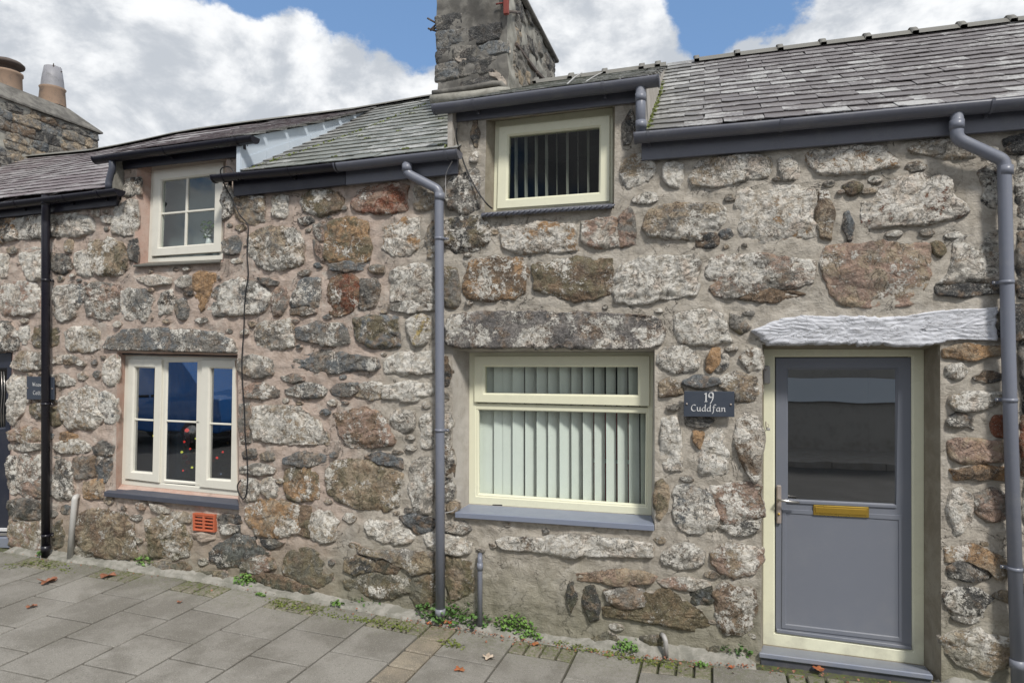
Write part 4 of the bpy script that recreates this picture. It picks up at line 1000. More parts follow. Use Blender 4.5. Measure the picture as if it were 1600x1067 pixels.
# sloping threshold, two steps
sill('threshold', ((1185.5,1019),(1458,1054)), ((1192,1006.5),(1446,1039.5)), .035, -.03, .225, M['sill_grey'], HR, .006)
sill('threshold', ((1188,1026),(1456,1061)), ((1192,1012),(1446,1046)), .08, -.012, .2, M['sill_dark'], HR, .006)
bx = slabpx('sensor_box', ((1192.5,570),(1203.5,572),(1203.5,599.5),(1192.5,600)), Yd-.04, .045, M['plastic_grey'], HR, .008)
tube('screw', [W(1197,577.5,Yd-.041), W(1197,577.5,Yd-.046)], .006, M['steel_plate'], bx, 10)
slabpx('hook_plate', ((1197.5,668),(1203.5,668.5),(1203.5,672),(1197.5,671.5)), Yd-.004, .01, M['plastic_grey'], HR, .001)
tube('hook', [W(1197,658,Yd-.003), W(1197.5,667,Yd-.015), W(1200,668,Yd-.02), W(1201.5,664,Yd-.018), W(1199.5,662,Yd-.012)], .0025, M['steel_plate'], HR, 6)

# far left door, only its edge in view
o = OPEN['dleft']
d2 = ringpx('door', ((-120,556),(18,548),(12.5,862),(-120,845)), ((-110,580),(10.5,577),(8.5,667),(-110,680)), .06, .05, M['navy_door'], HL, .012)
d2['label'] = 'dark navy door with a leaded pane beside the small plaque'
slabpx('door_rail', ((-112,670),(9.5,669),(7,850),(-112,850)), .085, .03, M['navy_door'], d2, .001)
slabpx('lintel_strip', ((-120,551),(19,546),(19,549),(-120,554)), .02, .05, M['plastic_grey'], HL, .002)
for k, (ya, yb, m) in enumerate(((824,829,'white'), (832,836,'steel'))): slabpx('threshold_strip', ((-110,ya),(12.5,ya+1),(12.5,yb+1),(-110,yb)), .045-.012*k, .03, M[m], d2, .003)
slabpx('door_step', ((-120,838),(14,840),(14,856),(-120,852)), -.005, .08, M['sill_grey'], HL, .004)
pane(((-112,578),(12,576),(9,670),(-112,682)), .085, d2, 'glass')
V = []; 
for k in range(2):
    x = 2+k*4; tube('lead_came', [W(x, 580, .082), W(x+1.5, 615, .082), W(x-.5, 640, .082), W(x+.5, 668, .082)], .003, M['steel'], d2, 6)

# ------------------------------------------------------------------ house name plaques
def pen_text(glyphs, x, z, h, place, parent, name, w=.10, sp=.18):
    """letters written with a broad nib held at 35 degrees; x, z in the plaque's own metres"""
    V, Fs = [], []
    nx, nz = math.cos(R_(35))*w*h*.5, math.sin(R_(35))*w*h*.5
    for ch in glyphs:
        if ch == ' ': x += h*.4; continue
        wd_, strokes = GLY[ch]
        for st in strokes:
            P = []
            for a, b in zip(st, st[1:]):
                for j in range(4): P.append((a[0]+(b[0]-a[0])*j/4, a[1]+(b[1]-a[1])*j/4))
            P.append(st[-1])
            for _ in range(2): P = [P[0]]+[((P[i-1][0]+2*P[i][0]+P[i+1][0])/4, (P[i-1][1]+2*P[i][1]+P[i+1][1])/4) for i in range(1, len(P)-1)]+[P[-1]]
            for a, b in zip(P, P[1:]):
                s = len(V); th = .12*w*h
                dx, dz = b[0]-a[0], b[1]-a[1]; l = math.hypot(dx, dz) or 1; ox, oz = -dz/l*th*2, dx/l*th*2
                for (px_, pz_), (sx, sz) in ((a, (-1, -1)), (b, (-1, -1)), (b, (1, 1)), (a, (1, 1))):
                    V.append(place(x+px_*h+sx*nx, z+pz_*h+sz*nz, 0))
                Fs.append((s, s+1, s+2, s+3))
                s = len(V)
                for (px_, pz_), k in ((a, -1), (b, -1), (b, 1), (a, 1)): V.append(place(x+px_*h+ox*k, z+pz_*h+oz*k, .0004))
                Fs.append((s, s+1, s+2, s+3))
        x += (wd_+sp)*h
    mk(name, V, Fs, M['letter'], parent)
    return x
O = [(.5,.5),(.25,.62),(.02,.4),(.02,.18),(.25,0),(.5,.12)]
GLY = {
 'C': (.62, [[(.6,.86),(.38,1),(.08,.8),(0,.5),(.1,.15),(.38,0),(.62,.12)]]),
 'u': (.5, [[(0,.62),(.04,.5),(.04,.15),(.2,0),(.42,.14)], [(.42,.62),(.42,.06),(.52,0)]]),
 'd': (.5, [[(.42,.55),(.2,.6),(0,.38),(.02,.12),(.2,0),(.42,.15)], [(.46,1.02),(.44,.7),(.42,.1),(.52,0)]]),
 'f': (.40, [[(.52,.95),(.36,1.05),(.22,.9),(.2,.4),(.16,-.22),(-.02,-.32)], [(.04,.6),(.42,.6)]]),
 'a': (.5, [[(.42,.56),(.2,.6),(0,.38),(.02,.12),(.18,0),(.42,.18)], [(.42,.6),(.42,.08),(.52,0)]]),
 'n': (.5, [[(0,.6),(.05,.5),(.05,0)], [(.05,.42),(.25,.6),(.42,.5),(.42,.06),(.52,0)]]),
 '1': (.26, [[(0,.78),(.16,1),(.16,0)], [(.04,0),(.28,0)]]),
 '9': (.48, [[(.46,.62),(.3,.42),(.06,.5),(0,.76),(.18,1),(.4,.94),(.48,.66),(.42,.2),(.18,-.22)]]),
 'W': (.8, [[(0,.95),(.16,.05)], [(.16,.05),(.36,.8)], [(.36,.8),(.52,.05)], [(.52,.05),(.8,1)]]),
 'e': (.42, [[(.04,.3),(.4,.42),(.3,.6),(.08,.5),(0,.25),(.16,0),(.42,.12)]]),
 'v': (.42, [[(0,.6),(.2,.02)], [(.2,.02),(.44,.6)]]),
 'r': (.32, [[(.04,.6),(.06,.5),(.06,0)], [(.06,.4),(.22,.6),(.36,.55)]]),
 "'": (.1, [[(.08,1),(.04,.8)]]),
 's': (.36, [[(.34,.54),(.16,.62),(.04,.48),(.3,.22),(.2,.02),(0,.08)]]),
 'o': (.46, [[(.24,.6),(.02,.45),(.02,.15),(.22,0),(.46,.16),(.46,.45),(.24,.6)]]),
 't': (.32, [[(.14,.9),(.12,.15),(.26,0),(.36,.08)], [(0,.6),(.34,.6)]]),
 'g': (.48, [[(.42,.56),(.2,.6),(0,.38),(.04,.1),(.22,.02),(.42,.18)], [(.42,.6),(.44,-.1),(.26,-.32),(.02,-.24)]]),
}
def plaque(px, Y, lines, label, screws):
    p = [W(x, y, Y) for x, y in px]; bm = bmesh.new()
    hexa(bm, p, [v+Vector((0, .012, 0)) for v in p]); bevel_all(bm, .0025)
    o = bmk('house_plaque', bm, M['plaque']); prop(o, label, 'house sign')
    ux = (p[1]-p[0]).normalized(); uz = (p[0]-p[3]).normalized(); wd_ = (p[1]-p[0]).length; ht = (p[0]-p[3]).length
    place = lambda a, b, h: p[3]+ux*a+uz*b+Vector((0, -.0018-h, 0))
    for txt, cx, cz, h, w, sp in lines:
        tot = sum(GLY[c][0]+sp if c != ' ' else .4 for c in txt)-sp
        pen_text(txt, cx*wd_-tot*h/2, cz*ht, h*1.0, place, o, 'lettering', w, sp)
    for sx in screws:
        c = place(sx*wd_, ht*.5, 0); tube('screw', [c, c+Vector((0, -.004, 0))], .0065, M['steel_plate'], o, 10)
    return o
plaque(((1069,611),(1147.6,611.6),(1147.6,651.5),(1068,650.7)), -.052, [('19', .50, .60, .064, .17, .16), ('Cuddfan', .49, .22, .046, .16, .22)], 'dark slate plaque reading 19 Cuddfan beside the grey door', (.06, .935))
plaque(((41.5,588),(84,589),(84,624.5),(41.5,624)), -.045, [("Weaver's", .50, .58, .040, .17, .2), ('Cottage', .50, .22, .040, .17, .22)], "small dark plaque reading Weaver's Cottage half behind the black downpipe", (.05, .95))

# ------------------------------------------------------------------ air brick
vb = ringpx('air_brick', ((300.5,801.5),(335,804.5),(334.5,831.5),(301,828.5)), ((303.2,804),(332.5,807),(332,829),(303.5,826)), -.03, .06, M['terracotta'], WALL_L, .003, .002)
slabpx('back_plate', ((303,804),(333,807),(332.5,829),(303,826)), .01, .02, M['black'], vb, 0)
slabpx('slat', ((316,804.5),(319,805),(319,828.5),(316,828)), -.028, .03, M['terracotta'], vb, .002)
for k in range(5):
    y = 804+k*5.3; slabpx('slat', ((303,y),(333,y+3),(333,y+5.2),(303,y+2.2)), -.026, .03, M['terracotta'], vb, .002)
build_stone([(W(x, y).x, W(x, y).z) for x, y in ((301,832),(334,835),(333,842),(318,843),(303,838))], wallframe, ('t','v',3), WALL_L, prot=.03, mat=M['mortar'], name='mortar_ledge')

# ------------------------------------------------------------------ gutters, fascias, downpipes
YG = -.115
def gutter(p0, p1, mat, parent, r=.056, brackets=(), name='gutter'):
    a, b = W(*p0, YG), W(*p1, YG)
    V, Fs = [], []; n = 24; sg = 14; ax = (b-a).normalized(); th = .004
    prof = [(math.cos(math.pi+math.pi*j/sg), math.sin(math.pi+math.pi*j/sg)) for j in range(sg+1)]
    ring = [(r*c, r*s) for c, s in prof]+[((r-th)*c, (r-th)*s) for c, s in prof[::-1]]
    ring = [(r+.003, .004), ] and ring
    m = len(ring)
    for k in range(n+1):
        t = k/n; p = a.lerp(b, t)+Vector((0, 0, noise.noise(Vector((t*3+a.x, a.z, 1)))*.004))
        for y, z in ring: V.append(p+Vector((0, y, z+.02)))
    for k in range(n):
        for j in range(m): Fs.append((k*m+j, (k+1)*m+j, (k+1)*m+(j+1) % m, k*m+(j+1) % m))
    g = mk(name, V, Fs, mat, parent, True)
    def endcap(p, s):
        V = []; 
        for dx in (0, .012*s):
            for c, sn in prof: V.append(p+Vector((dx, (r+.004)*c, (r+.004)*sn+.02)))
        q = sg+1; Fs = [list(range(q)), [q+j for j in range(q)][::-1]]+[(j, j+1, q+j+1, q+j) for j in range(sg)]+[(0, q, 2*q-1, q-1)]
        mk('end_cap', V, Fs, mat, g)
    endcap(a, -1); endcap(b, 1)
    for bx_ in brackets:
        t = (bx_-p0[0])/(p1[0]-p0[0]); p = a.lerp(b, t); V = []; Fs = []
        for dx in (-.009, .009):
            for rr in (r+.0045, r+.0005):
                for c, sn in prof: V.append(p+Vector((dx, rr*c, rr*sn+.02)))
        q = sg+1
        for j in range(sg):
            Fs += [(j, j+1, 2*q+j+1, 2*q+j), (j, q+j, q+j+1, j+1), (2*q+j, 2*q+j+1, 3*q+j+1, 3*q+j)]
        mk('bracket', V, Fs, mat, g)
        boxw('bracket_arm', p.x-.01, p.x+.01, p.y+r-.005, -.035, p.z-.05, p.z+.01, mat, g, .002)
    return g
GG, GB = M['grey_gutter'], M['black_gutter']
gutter((-70,331), (186,300), GB, HL, .056, (35, 110, 160))
gutter((152,250.5), (397,218), GB, HL, .056, (265, 375))
gutter((337,279.5), (528,261.5), GB, HL, .056, (352, 457))
gR1 = gutter((528,261.5), (716,240.5), GG, HR, .058, (700,))
gutter((681,171), (1028,126.5), GG, HR, .062, (748, 950))
gutter((994,215.5), (1660,156), GG, HR, .062, (1017, 1247, 1562))
def fascia(px, mat, parent, Y=-.045, th=.03): return slabpx('fascia', px, Y, th, mat, parent, .003)
fascia(((-90,330),(184,298),(181,321),(-90,350)), M['black_fascia'], HL)
fascia(((188,240),(386,215),(385,244),(192,265)), M['black_fascia'], HL, -.02, .018)
fascia(((363,272),(540,256),(540,289),(365,307)), M['black_fascia'], HL)
fascia(((540.2,256),(716,236),(714.5,271.5),(540.2,289)), M['grey_gutter'], HR)
fascia(((710,168),(1002,130),(1003,159),(712,190.5)), M['grey_gutter'], HR, -.02, .018)
fascia(((1002,212),(1660,150),(1660,197),(1002.5,251)), M['grey_gutter'], HR)
# soffits close the gap behind the boards
def soffit(pxa, pxb, mat, par):
    a, b = W(*pxa, -.045), W(*pxb, -.045); bm = bmesh.new()
    u = Vector((0, 0, .012)); hexa(bm, [a+u, b+u, b, a], [v+Vector((0, .12, 0)) for v in (a+u, b+u, b, a)])
    bmk('soffit', bm, mat, par)


def pipe(pts, r, mat, parent, clips=(), collars=(), label=None, name='downpipe', standoff=-.075):
    P = [W(x, y, standoff if len(q) == 0 else q[0]) for x, y, *q in pts]
    # round the bends
    Q = [P[0]]
    for k in range(1, len(P)-1):
        a = (P[k-1]-P[k]); b = (P[k+1]-P[k]); d = min(.035, a.length*.4, b.length*.4)
        s, e = P[k]+a.normalized()*d, P[k]+b.normalized()*d
        for t in (0, .25, .5, .75, 1): Q.append(s*(1-t)**2+P[k]*2*t*(1-t)+e*t*t)
    Q.append(P[-1])
    o = tube(name, Q, r, mat, parent, 18)
    if label: o['label'] = label
    for x, y, *q in collars:
        Y_ = standoff if not q else q[0]; p = W(x, y, Y_); tube('collar', [p+Vector((0, 0, .025)), p+Vector((0, 0, -.03))], r+.004, mat, o, 18)
    for x, y, side in clips:
        p = W(x, y, standoff); tube('clip', [p+Vector((0, 0, .011)), p+Vector((0, 0, -.011))], r+.0045, mat, o, 18)
        x0_, x1_ = sorted((p.x, p.x+side*(r+.03))); c = boxw('clip_foot', x0_, x1_, p.y+r*.4, p.y+r*.4+.012, p.z-.01, p.z+.01, mat, o, .003)
        tube('screw', [Vector((p.x+side*(r+.02), p.y+r*.4, p.z)), Vector((p.x+side*(r+.02), p.y+r*.4-.004, p.z))], .005, M['steel'], o, 8)
        boxw('clip_stem', p.x-.012, p.x+.012, p.y+r*.5, .0, p.z-.009, p.z+.009, mat, o, .002)
    return o
pipe(((72,306,YG), (72,322,YG), (71.5,345), (71.5,869)), .037, GB, HL, ((72,438,1), (72,631,1), (72,836,1)), ((72,316,YG), (71.5,856)), 'black downpipe between the navy door and the lower window')
pipe(((175,250,YG), (176,262,YG), (170,284,YG), (170,296,YG)), .03, M['sill_dark'], HL, name='swan_neck')
pipe(((636,250,YG), (636,271,YG), (686,297), (687.5,690), (688,965)), .036, M['grey_pipe'], HR, ((687,373,1), (687.5,672,1)), ((636,262,YG), (687,307), (688,955)), 'grey downpipe left of the wide lower window')
pipe(((1001,128,YG), (1001,209,YG)), .035, M['grey_pipe'], HR, (), ((1001,152,YG), (1001.5,195,YG)), 'short grey pipe joining the two gutters')
pipe(((1495,172,YG), (1495,217,YG), (1569,251), (1576,560), (1592,1085)), .037, M['grey_pipe'], HR, ((1572.5,441,-1), (1577.5,625,-1), (1585.5,888,-1)), ((1495,195,YG), (1590,1036), (1571,266)), 'grey downpipe right of the grey door')
pipe(((750,866,-.02), (750,872,-.06), (750,976,-.06)), .019, M['grey_pipe'], HR, (), ((750,884,-.06),), 'short grey waste pipe below the wide window', 'waste_pipe')
pipe(((122,775,.01), (117,777,-.05), (109,874,-.05)), .026, M['white_pipe'], HL, (), (), 'leaning white waste pipe below the three-light window', 'waste_pipe')
pipe(((1033,990,.02), (1037,993,-.06), (1040,1000,-.08), (1041,1026,-.08)), .016, M['plastic_grey'], HR, (), (), 'stub of grey overflow pipe near the pavement', 'waste_pipe')

# ------------------------------------------------------------------ cables
def cable(pts, r, mat, label, Y=-.03):
    P = [W(x, y, q[0] if q else Y) for x, y, *q in pts]; Q = []
    n = len(P)
    for k in range(n-1):
        p0, p1, p2, p3 = P[max(0, k-1)], P[k], P[k+1], P[min(n-1, k+2)]
        for j in range(6):
            t = j/6; Q.append(.5*((2*p1)+(p2-p0)*t+(2*p0-5*p1+4*p2-p3)*t*t+(3*p1-p0-3*p2+p3)*t**3))
    Q.append(P[-1])
    return prop(tube('cable', Q, r, mat, None, 8), label, 'cable')
cable(((372,283,-.13),(360,262,-.13),(345,265,-.13),(349,285,-.1),(363,312),(374,335),(387,352),(387,375),(386,400),(388,428),(384,455),(382,480),(381,515),(378,560),(379,600),(382,640),(383,680),(386,715),(387,742),(385,770),(380,779),(373,770),(371,758),(376,750)), .0055, M['black'], 'thin black cable hanging down the wall right of the three-light window', -.045)
cable(((714,200,-.10),(713,216,-.08),(720,240),(731,270),(745,297),(760,318),(769,326,.02)), .006, M['black'], 'black cable curving down to the corner of the cream dormer window', -.045)
cable(((707,252,-.10),(697,272,-.06),(696,300,-.05),(695,312,-.05)), .003, M['plastic_grey'], 'short grey cable dropping from the gutter above the grey downpipe')
cable(((691,690,-.05),(693,715),(692,745),(690,775),(689,798),(694,801),(708,798),(713,792)), .004, M['plastic_grey'], 'thin pale cable beside the grey downpipe, looping to the grey sill', -.05)

# ------------------------------------------------------------------ rooms, blinds, tree
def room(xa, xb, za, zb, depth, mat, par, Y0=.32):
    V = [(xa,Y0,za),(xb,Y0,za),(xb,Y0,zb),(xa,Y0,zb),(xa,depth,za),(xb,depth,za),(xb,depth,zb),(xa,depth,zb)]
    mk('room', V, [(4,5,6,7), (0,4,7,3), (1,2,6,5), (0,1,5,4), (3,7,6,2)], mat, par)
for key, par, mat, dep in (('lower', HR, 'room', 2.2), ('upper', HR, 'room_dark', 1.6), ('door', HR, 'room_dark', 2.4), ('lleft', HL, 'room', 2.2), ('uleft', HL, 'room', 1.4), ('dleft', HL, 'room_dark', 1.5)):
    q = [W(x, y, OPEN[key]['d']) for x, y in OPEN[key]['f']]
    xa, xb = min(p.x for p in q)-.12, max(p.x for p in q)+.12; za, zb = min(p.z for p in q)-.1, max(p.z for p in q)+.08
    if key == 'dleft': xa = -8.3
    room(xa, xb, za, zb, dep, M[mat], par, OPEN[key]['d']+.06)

bl = empty('vertical_blind', W(875,770,.33), 'pale green vertical blind behind the wide cream window', 'blind')
def slat(xc, w, ang, ytop, ybot, par, Y, mat='blind', cd=.004):
    c0, c1 = W(xc, ytop, Y), W(xc, ybot, Y); c1.x = c0.x; ww = w/2
    V = []; Fs = []; n = 6; ca, sa = math.cos(R_(ang)), math.sin(R_(ang))
    for z in (c0.z, c1.z):
        for j in range(n+1):
            u = (j/n-.5)*2; dpt = cd*(1-u*u); V.append(Vector((c0.x+u*ww*ca-dpt*sa, Y+u*ww*sa-dpt*ca, z)))
    q = n+1
    for j in range(n): Fs.append((j, j+1, q+j+1, q+j))
    Vb = [v+Vector((.0006, .0012, 0)) for v in V]; s = len(V); V += Vb
    Fs += [(s+a, s+d, s+c, s+b) for a, b, c, d in Fs]
    mk('slat', V, Fs, M[mat], par, True)
xs = [752, 764, 781, 795, 810] + [829+k*17.9 for k in range(11)]
for k, x in enumerate(xs):
    slat(x, .094, ((34 if k < 9 else 43) if k > 4 else 14+rnd.uniform(-8, 10))+rnd.uniform(-4, 4), 540+rnd.uniform(-1, 1), 778+(x-745)*.062+rnd.uniform(-1.5, 1.5), bl, .30+(.012 if k % 2 else 0))
a, b = W(740,560,.27), W(1015,560,.27); boxw('headrail', a.x, b.x, .26, .32, a.z, a.z+.04, M['white'], bl)
ub = empty('vertical_blind', W(862,306,.25), 'turned grey vertical blind behind the cream dormer window', 'blind')
for k, x in enumerate((806.5, 822, 838, 854, 870, 886.5, 903, 919)):
    slat(x, .085, 89 if k not in (4, 6) else 98, 196, 318, ub, .21, 'blind_grey', .003)
a, b = W(790,203,.24), W(940,188,.24); boxw('headrail', a.x, b.x, .22, .26, (a.z+b.z)/2, (a.z+b.z)/2+.03, M['white'], ub)
rc = empty('bookcase', W(955,785,1.0), 'red painted shelf unit seen between the slats of the wide window', 'shelf')
a, b = W(925,640,1.0), W(985,790,1.0)
boxw('back_board', a.x, b.x, 1.0, 1.03, b.z, a.z, M['red'], rc)
for t in (.0, .45, .98): boxw('shelf', a.x-.02, b.x+.02, .93, 1.0, b.z+(a.z-b.z)*t, b.z+(a.z-b.z)*t+.025, M['white'], rc)
cu = slabpx('window_blind', ((246,262),(352,250),(349,398),(240,404)), .36, .01, M['net'], None, .001); prop(cu, 'grey roller blind behind the small four-pane window', 'blind')
vs_ = empty('flower_vase', W(326,388,.27), 'small vase of leaves on the inner sill of the four-pane window', 'vase')
p = W(326,388,.27)
tube('vase', [p, p+Vector((0,0,.03)), p+Vector((0,0,.07)), p+Vector((0,0,.10))], [.022, .034, .026, .018], M['white'], vs_, 12)
def leafball(name, c, rx, rz, n, size, mat, parent=None, squash=.8):
    V, Fs = [], []
    for _ in range(n):
        d = Vector((rnd.gauss(0, 1), rnd.gauss(0, 1)*squash, rnd.gauss(0, 1))).normalized()*rnd.random()**.4
        p = c+Vector((d.x*rx, d.y*rx, d.z*rz)); q = Euler((rnd.uniform(0, 6), rnd.uniform(0, 6), rnd.uniform(0, 6))).to_matrix(); s = size*rnd.uniform(.6, 1.3); k = len(V)
        for a in ((0, -1, 0), (.45, 0, .12), (0, 1, 0), (-.45, 0, .12)): V.append(p+q @ Vector(a)*s)
        Fs += [(k, k+1, k+2), (k, k+2, k+3)]
    return mk(name, V, Fs, mat, parent)
leafball('leaves', p+Vector((0, 0, .18)), .07, .09, 60, .025, M['weed'], vs_)
leafball('petals', p+Vector((.0, -.02, .14)), .05, .05, 24, .015, M['white'], vs_)
# pale curtain at the left of the three-light window and the Christmas tree
cv_ = []; cf = []
a, b = W(262,562,.42), W(300,562,.42); zb = W(262,760,.42).z
for j in range(25):
    t = j/24; x = a.x+(b.x-a.x)*t; y = .42+math.sin(t*24)*.018
    cv_ += [Vector((x, y, a.z)), Vector((x, y, zb))]
for j in range(24): cf.append((2*j, 2*j+2, 2*j+3, 2*j+1))
prop(mk('curtain', cv_, cf, M['net'], None, True), 'pale curtain hanging in the three-light window', 'curtain')
nb = slabpx('window_blind', ((200,560),(252,561),(247,752),(196,748)), .36, .01, M['room'], None, .001); prop(nb, 'plain grey blind behind the left light of the three-light window', 'blind')
tb = W(322,752,.62); ct = empty('christmas_tree', tb, 'small Christmas tree with baubles inside the three-light window', 'christmas tree')
V, Fs = [], []
H = 1.0
tube('trunk', [tb, tb+Vector((0, 0, H))], [.02, .006], M['twig'], ct, 8)
for _ in range(3200):
    h = rnd.random()**1.4; r = (1-h)*.34*(.35+.65*rnd.random())+.02; an = rnd.uniform(0, 2*math.pi)
    p = tb+Vector((math.cos(an)*r, math.sin(an)*r*.8, .08+h*(H-.08)-r*.25)); d = Vector((math.cos(an), math.sin(an), rnd.uniform(-.5, .5))).normalized()*.045
    s = Vector((-d.y, d.x, rnd.uniform(-.02, .02)))*.16; k = len(V); V += [p-s, p+s, p+d]; Fs.append((k, k+1, k+2))
mk('foliage', V, Fs, M['tree_green'], ct)
for px, py, m, r in ((292,672,'light_red',.02), (284,706,'light_yellow',.012), (289,714,'bauble_red',.026), (293.5,722,'bauble_red',.022), (297,701,'light_red',.010), (304,707,'bauble_gold',.012), (345.5,742,'bauble_silver',.036), (332,720,'bauble_gold',.02), (339,715,'light_red',.012), (333.5,652,'bauble_silver',.014), (341,649,'bauble_silver',.014), (288,690,'light_red',.011), (300,730,'light_yellow',.011), (286,735,'light_red',.009), (306,685,'light_yellow',.009), (348,706,'light_red',.010), (300,690,'bauble_silver',.012), (356,692,'bauble_gold',.012), (310,662,'bauble_red',.016)):  # some of the glowing ones are added so the dark tree shows
    p = W(px, py, .36); bm = bmesh.new(); bmesh.ops.create_icosphere(bm, subdivisions=2, radius=r); bmesh.ops.translate(bm, vec=p, verts=bm.verts); bmk('bauble', bm, M[m], ct, True)
# toy bear on the tree top
p = W(303,636,.42); bm = bmesh.new()
for dx, dz, r in ((0, 0, .05), (0, .075, .038), (-.03, .108, .016), (.03, .108, .016), (-.05, .0, .02), (.05, .0, .02)):
    g = bmesh.ops.create_icosphere(bm, subdivisions=2, radius=r); bmesh.ops.translate(bm, vec=p+Vector((dx, 0, dz)), verts=g['verts'])
prop(bmk('soft_toy', bm, M['net'], None, True), 'small grey soft toy sitting by the top of the Christmas tree', 'toy')
# ------------------------------------------------------------------ roofs
RIDGE_Y = 2.3
def ez(px, py): p = W(px, py, -.10); return (p.x, p.z)
EAVE_T = [ez(-90, 322), ez(186, 294), ez(337, 274), ez(528, 255), ez(716, 234), ez(994, 209), ez(1660, 150)]
EAVE_D1 = [ez(152, 244), ez(397, 212)]; EAVE_D2 = [ez(681, 164), ez(1028, 119)]
def rz(px, py): p = W(px, py, RIDGE_Y); return (p.x, p.z)
RIDGE_T = [rz(-60, 258), rz(0, 250), rz(145, 237), rz(210, 225), rz(290, 207), rz(390, 193), rz(560, 172), rz(675, 152), rz(835, 130), rz(1000, 108), rz(1120, 91), rz(1300, 68), rz(1600, 31), rz(1700, 20)]
XD1 = (W(190, 260).x, W(387, 240).x); XD2 = (W(708, 190).x, W(1010, 180).x)
def kind(x):
    if XD1[0] < x < XD1[1]: return EAVE_D1
    if XD2[0] < x < XD2[1]: return EAVE_D2
    return EAVE_T
def roof(x, t, tab=None):
    e = interp(tab or kind(x), x); r = interp(RIDGE_T, x); y0 = -.10
    return Vector((x, y0+(RIDGE_Y-y0)*t, e+(r-.02-e)*t+math.sin(t*math.pi)*-.02+noise.noise(Vector((x*.7, t*2, 3)))*.012))
def deck(x0, x1, tab, par, dz=-.025):
    V, Fs = [], []; nx = max(2, int((x1-x0)/.15)); ny = 8
    for i in range(nx+1):
        for j in range(ny+1): V.append(roof(x0+(x1-x0)*i/nx, j/ny, tab)+Vector((0, 0, dz)))
    for i in range(nx):
        for j in range(ny): a = i*(ny+1)+j; Fs.append((a, a+ny+1, a+ny+2, a+1))
    # far slope of the roof
    s = len(V)
    for i in range(nx+1):
        p = roof(x0+(x1-x0)*i/nx, 1, tab)+Vector((0, 0, dz)); V += [p, p+Vector((0, 2.4, -1.6))]
    for i in range(nx): a = s+2*i; Fs.append((a, a+2, a+3, a+1))
    return mk('roof', V, Fs, M['slate'], par)
XL = -10.6; XR = 3.0
rf = {}
rf['L0'] = deck(XL, XD1[0], EAVE_T, HL); rf['D1'] = deck(XD1[0], XD1[1], EAVE_D1, HL)
rf['M'] = deck(XD1[1], XD2[0], EAVE_T, HL); rf['D2'] = deck(XD2[0], XD2[1], EAVE_D2, HR); rf['R'] = deck(XD2[1], XR, EAVE_T, HR)
rf['M2'] = deck(XB, XD2[0], EAVE_T, HR, -.035)
# slate shapes shared between many slates
GAU, SW = .172, .262
def slate_mesh(k, w):
    pr = random.Random(100+k); n = 5; V, Fs = [], []; ln = .30; th = .007
    lo = [(-w/2+w*i/n, -.006+pr.uniform(-.005, .004)) for i in range(n+1)]
    if pr.random() < .4: lo[0] = (lo[0][0], lo[0][1]+.02)
    if pr.random() < .3: lo[-1] = (lo[-1][0], lo[-1][1]+.015)
    for z in (th, 0):
        for x, y in lo: V.append((x, y, z+.012+abs(x)*pr.uniform(-.01, .015)))
        for x, _ in lo: V.append((x, ln, z-.006))
    q = n+1
    for i in range(n): Fs += [(i, i+1, q+i+1, q+i), (2*q+i, 3*q+i, 3*q+i+1, 2*q+i+1), (i, 2*q+i, 2*q+i+1, i+1)]
    Fs += [(0, q, 3*q, 2*q), (n, 2*q+n, 3*q+n, q+n)]
    me = bpy.data.meshes.new('slate'); me.from_pydata(V, [], Fs); me.materials.append(M['slate']); return me
SM = [slate_mesh(k, SW-.004) for k in range(8)]+[slate_mesh(k+20, SW*.62) for k in range(3)]
def lay(x0, x1, tab, parent, tmin, single, limit=300, clip=None):
    cnt = 0; bulk_V, bulk_F = [], []
    mid = (x0+x1)/2; e = roof(mid, 0, tab); r = roof(mid, 1, tab); Ls = (r-e).length; rows = int(Ls/GAU)
    for j in range(rows+1):
        t = j*GAU/Ls
        if t > .985: break
        x = x0+(SW/2 if j % 2 == 0 else 0)-SW/2+.0
        while x < x1+SW*.4:
            xc = x+SW/2; x += SW
            small = False
            if xc < x0 or xc > x1: 
                continue
            if clip and not clip(xc, t): continue
            me = SM[rnd.randrange(8)]
            if xc+SW/2 > x1+.03:
                w_ = x1+.02-(xc-SW/2)
                if w_ < .09: continue
                me = SM[8+rnd.randrange(3)]; xc = x1+.02-SW*.31
            elif xc-SW/2 < x0-.03:
                if xc+SW/2-x0 < .09: continue
                me = SM[8+rnd.randrange(3)]; xc = x0-.02+SW*.31
            p = roof(xc, t, tab); u = (roof(xc+.05, t, tab)-roof(xc-.05, t, tab)).normalized(); v = (roof(xc, min(1, t+.05), tab)-roof(xc, t, tab)).normalized()
            nrm = u.cross(v).normalized(); v = nrm.cross(u)
            rot = Matrix((u, v, nrm)).transposed() @ Euler((rnd.uniform(-.012, .012), rnd.uniform(-.01, .01), rnd.gauss(0, .014))).to_matrix()
            p = p+nrm*(.004+rnd.uniform(0, .003))+u*rnd.uniform(-.004, .004)+v*rnd.uniform(-.005, .005)
            if single(xc, t) and cnt < limit:
                o = bpy.data.objects.new('slate', me); COL.objects.link(o); o.parent = parent
                m4 = rot.to_4x4(); m4.translation = p-WO[parent.name]; o.matrix_local = m4; cnt += 1
            else:
                s = len(bulk_V); bulk_V += [p+rot @ q.co for q in me.vertices]; bulk_F += [[s+i for i in f.vertices] for f in me.polygons]
    if bulk_V:
        o = mk('slate', bulk_V, bulk_F, M['slate'], parent); o['kind'] = 'stuff'
    return cnt
lay(XD2[1], XR, EAVE_T, rf['R'], 0, lambda x, t: x < 2.35)
lay(XD2[0], XD2[1], EAVE_D2, rf['D2'], 0, lambda x, t: True)
lay(XD1[1], XD2[0]+.05, EAVE_T, rf['M'], 0, lambda x, t: True)
